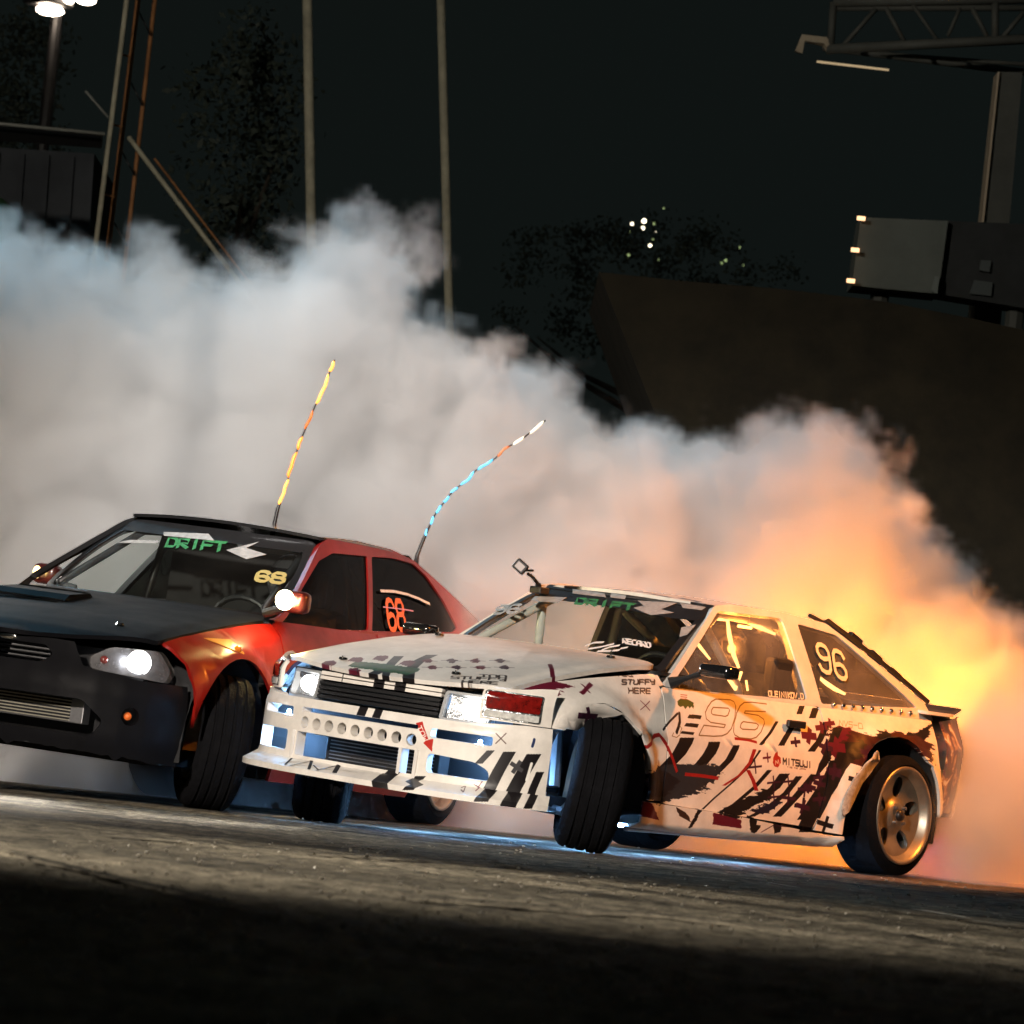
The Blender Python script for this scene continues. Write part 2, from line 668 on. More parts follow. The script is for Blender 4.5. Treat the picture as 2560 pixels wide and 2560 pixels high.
def point(name, loc, col, pw, rad, parent, spot=None, aim=None, blend=.6):
    l = bpy.data.lights.new(name, 'SPOT' if spot else 'POINT')
    l.energy = pw
    l.color = col
    l.shadow_soft_size = rad
    if spot:
        l.spot_size = R(spot)
        l.spot_blend = blend
    o = bpy.data.objects.new(name, l)
    COL.objects.link(o)
    o.location = loc
    if aim is not None:
        o.rotation_euler = (Vector(aim) - Vector(loc)).to_track_quat('-Z', 'Y').to_euler()
    if parent:
        o.parent = parent
    return o


# ------------------------------------------------------------------ wheels
def make_wheel(root, hub, rt, wt, rr_, steer, camber, side, tread=True, spin=.3, rimmat=M_MET, bigholes=True):
    """tyre (with circumferential grooves) > rim; the wheel's outer face looks along local +y"""
    mw = Matrix.Translation(hub) @ Matrix.Rotation(steer, 4, 'Z') @ Matrix.Rotation(camber, 4, 'X')
    if side < 0:
        mw = mw @ Matrix.Rotation(PI, 4, 'Z')
    bm = bmesh.new()
    h = wt / 2
    prof = [(rr_ - .012, -h + .02), (rr_ + .02, -h + .002), (rt - .05, -h - .006), (rt - .02, -h + .008), (rt - .006, -h + .022)]
    if tread:
        for gx in (-.065, -.022, .022, .065):
            prof += [(rt, gx - .008), (rt - .008, gx - .004), (rt - .008, gx + .004), (rt, gx + .008)]
    prof += [(rt - .006, h - .022), (rt - .02, h - .008), (rt - .05, h + .006), (rr_ + .02, h - .002), (rr_ - .012, h - .02)]
    lathe(bm, prof, 72)
    ty = bm_obj('tyre', bm, M_RUB, root, mw, smooth=True)
    ty.data.set_sharp_from_angle(angle=R(35))
    bm = bmesh.new()
    # lip and barrel
    lathe(bm, [(rr_ + .008, h - .004), (rr_ + .008, h + .006), (rr_ - .008, h + .006), (rr_ - .014, h - .01), (rr_ - .03, h - .03), (rr_ - .034, h - .06), (rr_ - .036, -h + .01)], 72)
    # dish with five oval windows, bent toward the hub
    import bmesh as _b
    b2 = bmesh.new()
    outer = arc(0, 0, rr_ - .030, 0, 360, 60)[:-1]
    holes = []
    for k in range(5):
        a = spin + k * 2 * PI / 5
        rc = rr_ * .60
        c, s_ = math.cos(a), math.sin(a)
        ov = [((rc + .050 * math.cos(q)) * c - .036 * math.sin(q) * s_, (rc + .050 * math.cos(q)) * s_ + .036 * math.sin(q) * c) for q in [2 * PI * j / 16 for j in range(16)]]
        holes.append(ov)
    hubh = arc(0, 0, .026, 0, 360, 16)[:-1]
    bm.to_mesh(me_ := bpy.data.meshes.new('rim'))
    bm.free()
    me_.polygons.foreach_set('use_smooth', [True] * len(me_.polygons))
    rim = newobj('rim', me_, rimmat, ty)

    def dish(x, z):
        r = math.hypot(x, z)
        y = h - .028 - .030 * sstep(.045, .10, r) * (1 - .55 * sstep(.10, rr_ - .03, r))
        return (x, y, z)
    d = panel('spoke_disc', outer, dish, rimmat, ty, holes=holes, step=.02, th=.02, flip=True)
    bm = bmesh.new()
    lathe(bm, [(.001, h - .006), (.022, h - .008), (.027, h - .016), (.027, h - .045)], 20)
    bm_obj('hub_cap', bm, M_BLK, ty, smooth=True)
    for k in range(4):
        a = PI / 4 + k * PI / 2
        bm = bmesh.new()
        lathe(bm, [(.001, h - .012), (.009, h - .014), (.010, h - .045)], 8)
        o = bm_obj('wheel_nut', bm, M_STEEL, ty, Matrix.Translation((.05 * math.cos(a), 0, .05 * math.sin(a))))
    bm = bmesh.new()
    lathe(bm, [(.001, -.02), (.135, -.02), (.135, -.035), (.001, -.035)], 36)
    bm_obj('brake_disc', bm, M_STEEL, ty)
    return ty


# ================================================================== WHITE HATCHBACK
WF = Frame(0, 0, 0, -0.0505014, -0.0042669, 1.2)
wroot = empty('drift_car')
tag(wroot, 'white two-door hatchback number 96 with black stripe livery, sliding with its front wheels turned', 'car')
TB = WF.lean
RH = .294                                                   # tyre radius


def ztop(x):
    return lerp(x, [1.86, 2.0, 2.4, 2.7, 2.85, 3.0], [.855, .84, .79, .745, .715, .675])


def flare(x, z, cx, cz, r0):
    if z < .17:
        return 0
    dd = math.hypot(x - cx, z - cz)
    return .038 * (1 - sstep(r0 + .02, r0 + .10, dd)) * sstep(r0 - .1, r0, dd)


def fs(x, z):
    y = lerp(z, [.1, .2, .3, .5, .572, .586, .598, .64, .70, .76, .80, .84],
             [.785, .795, .80, .797, .790, .796, .776, .765, .745, .715, .692, .665])
    if x > 1.8:
        zt = ztop(x)
        zs = zt - .15
        if z > zs:
            yb = lerp(zs, [.5, .60, .64, .70, .76], [.797, .776, .765, .745, .715])
            t = min(1, (z - zs) / .15)
            y2 = .645 + (yb - .645) * (1 - t ** 2.4)
            k = sstep(1.8, 2.0, x)
            y = y * (1 - k) + y2 * k
    if x > 2.5:
        y -= .05 * ((x - 2.5) / .4) ** 2
    if x < -.1:
        y -= .09 * ((-.1 - x) / .5) ** 2
    y += flare(x, z, 2.43, .33, .36) + flare(x, z, .11, .28, .42) * (.85 if z < .7 else .85 * (1 - sstep(.7, .78, z)))
    return y


FC = [(3.13, 0), (3.128, .15), (3.115, .30), (3.085, .45), (3.035, .58), (2.97, .68), (2.905, .745), (2.85, .785), (2.785, .818)]
FX = [p[0] for p in FC]
FY = [p[1] for p in FC]
FS = [0]
for (a, b), (c, e_) in zip(FC, FC[1:]):
    FS.append(FS[-1] + math.hypot(c - a, e_ - b))
SEND = FS[-1]


def cub(s, ys):
    """smooth interpolation of ys over FS"""
    s = min(max(s, 0), SEND)
    for i in range(len(FS) - 1):
        if s <= FS[i + 1] + 1e-9:
            break
    h = FS[i + 1] - FS[i]
    t = (s - FS[i]) / h
    def sl(j):
        if j == 0:
            return None
        if j == len(FS) - 1:
            return (ys[j] - ys[j - 1]) / (FS[j] - FS[j - 1])
        return (ys[j + 1] - ys[j - 1]) / (FS[j + 1] - FS[j - 1])
    m0 = sl(i)
    m1 = sl(i + 1)
    if m0 is None:
        m0 = 0 if ys is FX else (ys[1] - ys[0]) / FS[1]
    return (2 * t ** 3 - 3 * t * t + 1) * ys[i] + (t ** 3 - 2 * t * t + t) * h * m0 + (-2 * t ** 3 + 3 * t * t) * ys[i + 1] + (t ** 3 - t * t) * h * m1


def fwrap(s, z, inset=0.0):
    """front wrap chart: s runs round the nose, + towards the car's left"""
    a = abs(s)
    x, y = cub(a, FX), cub(a, FY)
    e = .002
    dx, dy = cub(min(a + e, SEND), FX) - cub(max(a - e, 0), FX), cub(min(a + e, SEND), FY) - cub(max(a - e, 0), FY)
    n = math.hypot(dx, dy)
    nx, ny = dy / n, -dx / n
    k = inset + .012 * sstep(.50, .54, z) + .02 * (1 - sstep(.22, .30, z)) * -1
    return (x - nx * k, (y - ny * k) * (1 if s >= 0 else -1), z)


def s_of_y(y):
    return math.copysign(lerp(abs(y), FY, FS), y)


def ZS(P):                                                    # photograph -> side chart
    out = []
    for p in P:
        q = WF.hit(p[0], p[1], lambda v: v.y - fs(v.x, v.z))
        out.append((q.x, q.z))
    return out


def ZW(P):                                                    # photograph -> nose chart
    out = []
    for p in P:
        q = WF.hit(p[0], p[1], lambda v: v.x - lerp(abs(v.y), FY, FX) if abs(v.y) < .818 else v.x - FX[-1] + (abs(v.y) - .818) * 5)
        out.append((s_of_y(max(-.818, min(.818, q.y))), q.z))
    return out


def hz(x, y):
    return lerp(x, [1.80, 1.9, 2.05, 2.3, 2.55, 2.75, 2.88, 2.97, 3.05, 3.09], [.902, .900, .888, .852, .805, .760, .727, .700, .672, .655]) + .016 * (1 - (y / .62) ** 2)


def ZH(P):                                                    # photograph -> bonnet chart
    out = []
    for p in P:
        q = WF.hit(p[0], p[1], lambda v: v.z - hz(v.x, v.y) if v.x < 3.2 else v.z - hz(3.05, v.y))
        out.append((q.x, q.y))
    return out


def wx(y, z):
    t = (z - .865) / .33
    b = 1.945 - .13 * (y / .62) ** 2
    c = 1.365 - .05 * (y / .5) ** 2
    return b + (c - b) * t - .02 * math.sin(PI * min(1, max(0, t))) * -1


def ZG(P, F=None, fx=None):                                   # photograph -> windscreen chart
    out = []
    for p in P:
        q = (F or WF).hit(p[0], p[1], lambda v: v.x - (fx or wx)(v.y, v.z))
        out.append((q.y, q.z))
    return out


def yg(x, z):
    t = max(0, (z - .80) / .40)
    y = .685 - .175 * t ** 1.12
    if x < .5:
        y -= .075 * ((.5 - x) / 1.0) ** 2
    return y


def ZC(P):                                                    # photograph -> cabin side chart
    out = []
    for p in P:
        q = WF.hit(p[0], p[1], lambda v: v.y - yg(v.x, v.z))
        out.append((q.x, q.z))
    return out


def band(cv, M, P, w, col, rag=0):
    """a stripe with straight cut ends; w is its level width in zoomed photo pixels"""
    Q = [(x - w / 2, y) for x, y in P] + [(x + w / 2, y) for x, y in P[::-1]]
    cv.poly(M(Q), col, rag)


# ---- livery
CREAM = s2((232, 226, 216))
INK = s2((24, 20, 22))
PURP = s2((58, 22, 44))
MAR = s2((96, 20, 42))
RED = s2((158, 32, 30))
GREY = s2((44, 46, 52))
side = Canvas('side_livery', -.45, 2.95, .10, .92, .0017, CREAM)
S6 = lambda P: ZS(Z6(P))
Sz2 = lambda P: ZS(Z2(P))
Sz3 = lambda P: ZS(Z3(P))
WS6 = 1 / 3.864 / 590                                          # metres per zoomed pixel
# rear quarter artwork: dark torn patches
side.poly(Sz3([(640, 1010), (720, 1000), (900, 1060), (1010, 1040), (1170, 1050), (1290, 1120), (1300, 1240), (1180, 1130), (1060, 1110), (930, 1180), (880, 1260), (800, 1230), (700, 1180)]), s2((60, 26, 26)), rag=.05)
for P, c in (([(1300, 960), (1240, 1090), (1150, 1040), (1050, 1060), (980, 1100), (940, 1060), (960, 1030), (1060, 1050), (1150, 1080)], INK),
             ([(700, 1010), (790, 1010), (760, 1080), (690, 1120), (680, 1060)], MAR),
             ([(820, 1090), (880, 1090), (860, 1180), (780, 1230), (760, 1180)], INK),
             ([(930, 1110), (1010, 1110), (1100, 1180), (1000, 1210), (940, 1200)], INK),
             ([(1030, 1040), (1170, 1060), (1180, 1130), (1260, 1300), (1180, 1200), (1090, 1120), (1040, 1090)], s2((70, 30, 18)))):
    side.poly(Sz3(P), c, rag=.02)
for P, w in (([(280, 1140), (180, 1300), (60, 1420), (-40, 1520)], 95), ([(545, 1180), (480, 1290), (400, 1390), (300, 1450)], 85),
             ([(748, 1212), (670, 1350), (560, 1460), (400, 1600)], 52), ([(968, 1258), (860, 1420), (700, 1570), (520, 1725), (410, 1830)], 16),
             ([(1130, 980), (1060, 1100), (985, 1210)], 22), ([(1060, 1450), (920, 1610), (720, 1780), (540, 1880)], 34),
             ([(1205, 1485), (1110, 1620), (920, 1760), (660, 1890)], 72), ([(1345, 1510), (1220, 1670), (1060, 1800), (880, 1900)], 46),
             ([(1625, 1330), (1490, 1500), (1330, 1690), (1130, 1900)], 58), ([(1850, 1220), (1700, 1480), (1540, 1700), (1390, 1930)], 95),
             ([(1372, 830), (1345, 910)], 38), ([(1290, 1005), (1225, 1120), (1170, 1215)], 40), ([(1505, 850), (1470, 950)], 46),
             ([(1610, 985), (1540, 1170), (1480, 1275)], 46), ([(1720, 1040), (1640, 1240), (1560, 1420)], 60), ([(1900, 1180), (1800, 1380)], 80)):
    band(side, S6, P, w * 1.42, INK)
for P, w in (([(590, 1500), (540, 1560), (500, 1640)], 60), ([(800, 1100), (740, 1200), (640, 1400), (560, 1560)], 60), ([(690, 1210), (640, 1330), (540, 1480)], 34)):
    band(side, Sz3, P, w * 1.5, INK)
side.poly(S6([(-60, 1450), (130, 1380), (330, 1390), (560, 1400), (600, 1440), (520, 1520), (440, 1640), (280, 1700), (-60, 1790), (-160, 1650)]), GREY, rag=.035)
side.poly(S6([(-200, 1480), (60, 1460), (200, 1560), (60, 1700), (-200, 1740)]), s2((30, 26, 30)), rag=.02)
side.poly(S6([(520, 1900), (760, 1760), (1010, 1640), (1120, 1650), (1020, 1750), (820, 1860), (600, 1940)]), INK, rag=.03)
side.poly(S6([(880, 1850), (1100, 1740), (1200, 1760), (1000, 1880)]), s2((30, 28, 48)), rag=.02)
for P, w in (([(-170, 1250), (-40, 1120), (10, 1112), (60, 1200), (120, 1330), (165, 1470)], 32), ([(240, 1490), (400, 1505), (565, 1530)], 30),
             ([(915, 1250), (870, 1380), (770, 1500), (615, 1600)], 28), ([(850, 1450), (900, 1550), (932, 1650)], 30), ([(720, 1145), (850, 1160), (935, 1182)], 22)):
    band(side, S6, P, w * 1.25, RED) if abs(P[0][0] - P[-1][0]) < 330 and P[0][1] < P[-1][1] - 100 else side.stroke(S6(P), w * WS6 * 1.2, RED, butt=True)


def cross(cv, M, c, r, w, col, rot=0.0, k=1.0):
    """a + or x mark: M maps photo-zoom points to the chart"""
    cx, cy = c
    a = M([(cx - r * math.cos(rot), cy - r * math.sin(rot)), (cx + r * math.cos(rot), cy + r * math.sin(rot)),
           (cx + r * math.sin(rot), cy - r * math.cos(rot)), (cx - r * math.sin(rot), cy + r * math.cos(rot))])
    cv.stroke([a[0], a[1]], w, col, butt=True)
    cv.stroke([a[2], a[3]], w, col, butt=True)


for c, r, w, col in (((1440, 1120), 62, .024, MAR), ((1310, 1180), 40, .012, PURP), ((1700, 1230), 75, .030, MAR), ((1560, 1040), 48, .018, MAR), ((1640, 1000), 40, .014, MAR),
                     ((920, 1420), 55, .007, PURP), ((1040, 1330), 40, .007, MAR), ((1100, 1570), 55, .007, PURP), ((1240, 1560), 45, .007, PURP), ((1240, 1720), 60, .011, PURP), ((1100, 1710), 50, .007, PURP),
                     ((1400, 1640), 60, .011, PURP), ((1380, 1800), 70, .014, INK), ((1680, 1455), 62, .017, PURP), ((1540, 1520), 50, .012, PURP),
                     ((1540, 1730), 55, .014, PURP), ((1200, 1340), 30, .006, MAR)):
    cross(side, S6, c, r * 1.2, w * 1.35, col, rot=.12 if r > 58 else -.1)
for c, r in (((635, 1595), 46), ((500, 1490), 40), ((540, 1370), 36), ((890, 1165), 40), ((640, 1130), 40), ((600, 1350), 34), ((820, 1330), 40), ((690, 1290), 36)):
    cross(side, Sz3, c, r * 1.1, .022, PURP if c[0] not in (635, 820) else INK, rot=.3)
# sponsor plate
side.poly(S6([(1085, 1268), (1555, 1318), (1505, 1495), (1068, 1445), (1062, 1360)]), s2((238, 228, 214)))
side.poly(S6([(1095, 1330), (1112, 1290), (1135, 1268), (1140, 1310), (1165, 1330), (1168, 1380), (1140, 1425), (1105, 1415), (1090, 1380)]), s2((176, 48, 34)))
side.stroke(S6([(1115, 1400), (1118, 1360), (1135, 1385), (1142, 1350), (1152, 1395)]), .004, s2((240, 225, 205)))
a, b, c = S6([(1190, 1392), (1462, 1428), (1190, 1336)])
text(side, 'MITSUJI', a, b, c, .0075, s2((40, 30, 28)))
a, b, c = S6([(1230, 1428), (1410, 1450), (1230, 1416)])
text(side, 'TIRE THE JAPAN', a, b, c, .0018, s2((120, 100, 90)))
# large outlined 96
OUT = s2((122, 92, 44))
for P in ([(375, 1115), (400, 1065), (425, 1018), (620, 1040), (632, 1012), (490, 990), (448, 955), (438, 895), (462, 840), (498, 790), (540, 765), (680, 772), (715, 790), (732, 830), (722, 950), (690, 1050), (650, 1098), (600, 1120), (520, 1124), (375, 1115)],
          [(515, 845), (660, 853), (674, 872), (655, 922), (632, 932), (512, 915), (496, 900), (500, 868), (515, 845)],
          [(1020, 886), (900, 882), (825, 880), (815, 900), (950, 922), (1002, 960), (1010, 1000), (975, 1085), (930, 1135), (880, 1150), (770, 1138), (722, 1110), (712, 1080), (715, 1000), (740, 900), (775, 830), (815, 797), (880, 795), (1030, 812)],
          [(805, 983), (930, 1000), (952, 1016), (940, 1048), (915, 1062), (795, 1055), (775, 1038), (785, 1000), (805, 983)]):
    side.stroke(S6(P), .0050, OUT)
side.stroke(S6([(30, 1060), (95, 980), (170, 905)]), .010, INK)
side.stroke(S6([(188, 905), (192, 985), (178, 1040), (160, 1085)]), .017, INK)
for P in ([(285, 912), (405, 925), (390, 960), (265, 948)], [(255, 995), (378, 1005), (362, 1040), (235, 1025)], [(215, 1072), (335, 1085), (318, 1112), (190, 1098)]):
    side.poly(S6(P), INK)
side.stroke(S6([(190, 1020), (212, 1050), (195, 1085)]), .003, OUT)
side.stroke(S6([(130, 1090), (140, 1125), (180, 1138), (195, 1110)]), .003, OUT)
# small green drip emblem
side.poly(S6([(165, 790), (190, 765), (250, 760), (300, 785), (325, 800), (326, 862), (305, 835), (290, 858), (270, 832), (245, 862), (225, 830), (200, 842), (170, 820)]), s2((38, 74, 30)), rag=.003)
for y_ in (722, 742, 762):
    side.stroke(S6([(200, y_), (262, y_ + 6)]), .0035, s2((150, 70, 52)))
# door handle surround lettering, quarter panel lettering
a, b, c = Sz3([(720, 1000), (860, 1020), (722, 968)])
text(side, 'NVS-D', a, b, c, .004, s2((190, 150, 110)))
# front wing: text, torn maroon patch, thin crosses
a, b, c = Sz2([(940, 800), (1060, 806), (935, 776)])
text(side, 'TOO', a, b, c, .005, s2((60, 46, 40)))
a, b, c = Sz2([(985, 860), (1205, 858), (985, 828)])
text(side, 'STUFFY', a, b, c, .0058, s2((60, 46, 40)))
a, b, c = Sz2([(1028, 920), (1175, 922), (1030, 885)])
text(side, 'HERE', a, b, c, .0058, s2((60, 46, 40)))
side.poly(Sz2([(150, 925), (230, 880), (330, 850), (480, 830), (640, 865), (560, 900), (520, 955), (470, 960), (420, 1050), (370, 1100), (330, 1105), (330, 930)]), MAR, rag=.022)
side.poly(Sz2([(330, 905), (420, 900), (470, 930), (430, 1000), (390, 1085), (335, 1105)]), s2((52, 36, 44)), rag=.015)
cross(side, Sz2, (735, 888), 48, .010, MAR, rot=.75)
cross(side, Sz2, (1140, 1005), 46, .0035, MAR, rot=.85)
cross(side, Sz2, (738, 1078), 62, .026, PURP, rot=.08)
# skirt
for P, c in (([(1040, 1660), (1150, 1668), (1190, 1740), (1210, 1790), (1060, 1760)], MAR), ([(1590, 1740), (1780, 1790), (1780, 1850), (1580, 1820)], MAR),
             ([(1330, 1700), (1400, 1740), (1440, 1810), (1350, 1760)], s2((60, 40, 30))), ([(1480, 1715), (1510, 1720), (1440, 1850), (1420, 1845)], INK),
             ([(1840, 1760), (1890, 1780), (1880, 1880), (1840, 1860)], INK)):
    side.poly(Sz2(P), c, rag=.006)
for P, c in (([(170, 1590), (230, 1600), (200, 1650), (170, 1640)], INK), ([(300, 1580), (350, 1590), (350, 1640), (310, 1650)], INK), ([(20, 1550), (100, 1570), (80, 1600), (20, 1590)], MAR)):
    side.poly(Sz3(P), c, rag=.006)
side.stroke(Sz3([(230, 1640), (300, 1600), (420, 1610), (520, 1620)]), .004, PURP)
M_SIDEL = side.material(.45, .10, spec=.3)

nose = Canvas('nose_livery', -1.02, 1.02, .16, .72, .0015, CREAM)
W1 = lambda P: ZW(Z1(P))
for P, w in (([(1515, 1150), (1440, 1230)], 40), ([(1628, 1158), (1560, 1275), (1500, 1395), (1460, 1462)], 64), ([(1775, 1172), (1715, 1275), (1640, 1410), (1598, 1500)], 74), ([(1812, 1280), (1760, 1400), (1712, 1500)], 40),
             ([(965, 1240), (905, 1310), (925, 1400)], 70), ([(1095, 1305), (1060, 1350), (1105, 1370), (1075, 1400)], 52)):
    band(nose, W1, P, w * 1.2, INK)
nose.stroke(W1([(1760, 1230), (1730, 1330)]), .012, s2((240, 236, 226)))
cross(nose, W1, (1670, 1250), 44, .018, s2((66, 64, 66)), rot=.6)
cross(nose, W1, (1575, 1078), 46, .0040, s2((70, 40, 30)), rot=.8)
cross(nose, W1, (1440, 1370), 42, .0038, MAR, rot=.6)
nose.stroke(W1([(1335, 1385), (1350, 1375), (1358, 1410), (1340, 1398)]), .003, s2((90, 60, 50)))
nose.stroke(W1([(1778, 1085), (1765, 1125)]), .012, s2((36, 50, 90)))
# tow arrow
nose.poly(W1([(1062, 985), (1100, 975), (1140, 1085), (1168, 1080), (1160, 1158), (1108, 1105), (1120, 1095)]), s2((186, 40, 30)))
a, b, c = W1([(1070, 1010), (1112, 1095), (1094, 1000)])
text(nose, 'TOW', a, b, c, .0045, s2((240, 230, 220)))
# stripes carry on over the bar under the grille
for x0, x1 in ((-.005, .045), (.085, .13)):
    nose.poly([(x0, .498), (x1, .498), (x1 + .004, .54), (x0 + .004, .54)], INK)
M_NOSE = nose.material(.34, .5)

hood = Canvas('bonnet_livery', 1.7, 3.2, -.70, .70, .0016, CREAM)
H1 = lambda P: ZH(Z1(P))
for P, w in (([(960, 580), (900, 640), (870, 700), (868, 745)], 60), ([(1160, 572), (1080, 610), (1022, 665), (1015, 752)], 72)):
    band(hood, H1, P, w, INK)
hood.stroke([(3.0, -.005), (3.1, .0)], .055, INK)
GRN = s2((24, 74, 36))
hood.poly(H1([(650, 640), (700, 612), (830, 622), (1085, 655), (1075, 672), (1010, 694), (860, 672), (740, 655)]), GRN, rag=.006)
hood.stroke(H1([(720, 632), (850, 642), (990, 668)]), .006, s2((16, 44, 24)))
for c in ((540, 620), (680, 665), (700, 600), (850, 590), (1010, 620)):
    hood.poly(H1([(c[0] - 50, c[1] + 8), (c[0] - 20, c[1] - 12), (c[0] + 30, c[1] - 14), (c[0] + 48, c[1] - 4), (c[0] + 30, c[1] + 14), (c[0] + 10, c[1] + 20), (c[0] - 20, c[1] + 14)]), MAR, rag=.008)
for y_, x0 in ((606, 1130), (646, 1160)):
    for k in range(4):
        cx = x0 + k * 145
        P = H1([(cx - 58, y_), (cx + 58, y_ + 4), (cx, y_ - 13), (cx, y_ + 17)])
        hood.stroke(P[:2], .008, PURP)
        hood.poly(H1([(cx - 34, y_), (cx - 12, y_ - 9), (cx + 10, y_ - 12), (cx + 34, y_ + 2), (cx + 14, y_ + 16), (cx - 12, y_ + 12)]), MAR if k % 2 == 0 else PURP, rag=.01)
a, b, c = H1([(1450, 706), (1605, 712), (1450, 690)])
text(hood, 'TOO', a, b, c, .010, s2((60, 50, 46)))
a, b, c = H1([(1275, 716), (1600, 728), (1280, 700)])
text(hood, 'STUFFY', a, b, c, .010, s2((60, 50, 46)))
a, b, c = H1([(1340, 742), (1550, 748), (1345, 726)])
text(hood, 'HERE', a, b, c, .010, s2((60, 50, 46)))
hood.stroke(H1([(1870, 630), (1890, 690)]), .02, MAR)
hood.poly(H1([(1600, 800), (1700, 760), (1900, 690), (1910, 730), (1750, 800)]), MAR, rag=.02)
for x_ in (560, 712):
    hood.stroke(H1([(x_, 650), (x_ + 3, 700)]), .004, INK)
M_HOOD = hood.material(.30, .6)

S6c = lambda P: ZC(Z6(P))
# ---- body panels
def sidefn(sgn):
    return lambda u, v: (u, sgn * fs(u, v), v)


for sg in (1, -1):
    fl = sg > 0
    A1 = arc(2.43, .33, .36, 180, 39.7, 16)
    P = [(1.935, .295), (2.072, .295)] + A1 + [(2.80, .562)]
    P += [(x, ztop(x)) for x in (2.80, 2.7, 2.55, 2.4, 2.2, 2.0, 1.90)] + [(1.895, .805), (1.935, .80)]
    panel('front_wing', P, sidefn(sg), M_SIDEL, wroot, mw=TB, flip=fl, step=.05)
    P = smoothpoly([(1.927, .285), (1.927, .797), (.668, .797), (.668, .42), (.72, .235)], .03)
    dr = panel('door', P, sidefn(sg), M_SIDEL, wroot, mw=TB, flip=fl, step=.05)
    bm = bmesh.new()
    box(bm, (.86, .755 * sg, .688), (1.00, .775 * sg, .722), .006)
    bm_obj('door_handle', bm, M_BLK, dr)
    A2 = arc(.11, .28, .42, -8, 172, 20)
    P = [(.66, .797), (.66, .44), (.712, .225), (.528, .218)] + A2[:-1] + [(-.305, .34), (-.33, .36), (-.33, .80)]
    panel('rear_quarter', P, sidefn(sg), M_SIDEL, wroot, mw=TB, flip=fl, step=.05)
    panel('side_skirt', [(2.125, .165), (2.115, .288), (1.4, .262), (.6, .205), (.535, .21), (.50, .150), (1.3, .150)],
          lambda u, v, sg=sg: (u, sg * (fs(u, v) + .018 - .05 * sstep(.19, .14, v)), v), M_SIDEL, wroot, mw=TB, flip=fl, step=.06)
    # wheel housings
    for cx, cz, r in ((2.43, .33, .365), (.11, .28, .425)):
        bm = bmesh.new()
        pr = arc(cx, cz, r, -10, 190, 18)
        for (xa, za), (xb, zb) in zip(pr, pr[1:]):
            q = [bm.verts.new(v) for v in ((xa, .795 * sg, za), (xb, .795 * sg, zb), (xb, .42 * sg, zb), (xa, .42 * sg, za))]
            bm.faces.new(q)
        q = [bm.verts.new((x, .42 * sg, z)) for x, z in pr]
        bm.faces.new(q)
        bm_obj('wheel_housing', bm, M_DARK, wroot, TB)

M_PLATE = mat('speckled_arch_plate', (.42, .41, .38), .6, noise=(.5, 45))
for sg in (1, -1):
    fo = lambda u, v, sg=sg: (u, sg * (fs(u, v) + .012), v)
    P = Sz3([(722, 1500), (745, 1420), (800, 1320), (870, 1232), (945, 1150), (952, 1195), (905, 1275), (850, 1345), (805, 1440), (765, 1520), (735, 1542)])
    pl = panel('arch_plate', P, fo, M_PLATE, wroot, mw=TB, flip=sg > 0, step=.05, th=.01)
    P = Sz2([(515, 1148), (560, 1072), (650, 1012), (760, 984), (870, 1000), (985, 1062), (930, 1078), (850, 1088), (740, 1122), (660, 1178)])
    fo2 = lambda u, v, sg=sg: (u, sg * (fs(u, v) + .004), v)
    panel('arch_plate', P, fo2, M_SIDEL, wroot, mw=TB, flip=sg > 0, step=.05, th=.01)

# bumper
def ov(cy, cz, ry, rz, n=16):
    return [(s_of_y(cy) + ry * math.cos(2 * PI * k / n), cz + rz * math.sin(2 * PI * k / n)) for k in range(n)]


def srect(y0, z0, y1, z1, r=.008):
    return rrect(s_of_y(y0), z0, s_of_y(y1), z1, r, 3)


holes = [ov((k - 4) * .0775, .430, .0265, .0265) for k in range(9)]
holes.append(srect(-.335, .478, .335, .497, .004))
holes.append(srect(-.350, .284, .350, .388, .012))
for sg in (1, -1):
    a, b = (.40, .655) if sg > 0 else (-.655, -.40)
    holes.append(smoothpoly([(s_of_y(a), .452), (s_of_y(b), .452), (s_of_y(b), .492), (s_of_y(a), .492)], .012))
    if sg > 0:
        holes.append(smoothpoly([(s_of_y(.40), .302), (s_of_y(.66), .302), (s_of_y(.655), .345), (s_of_y(.60), .375), (s_of_y(.40), .385)], .02))
    else:
        holes.append(smoothpoly([(s_of_y(-.70), .298), (s_of_y(-.42), .298), (s_of_y(-.42), .388), (s_of_y(-.70), .388)], .014))
P = [(s, .262) for s in np.linspace(-SEND, SEND, 41)] + [(SEND, .558), (SEND - .12, .558), (.62, .545)] + [(s, .536) for s in np.linspace(.56, -.56, 12)] + [(-.62, .545), (-SEND + .12, .558), (-SEND, .558)]
bump = panel('front_bumper', P, fwrap, M_NOSE, wroot, holes=holes, mw=TB, flip=False, step=.035, th=.05)
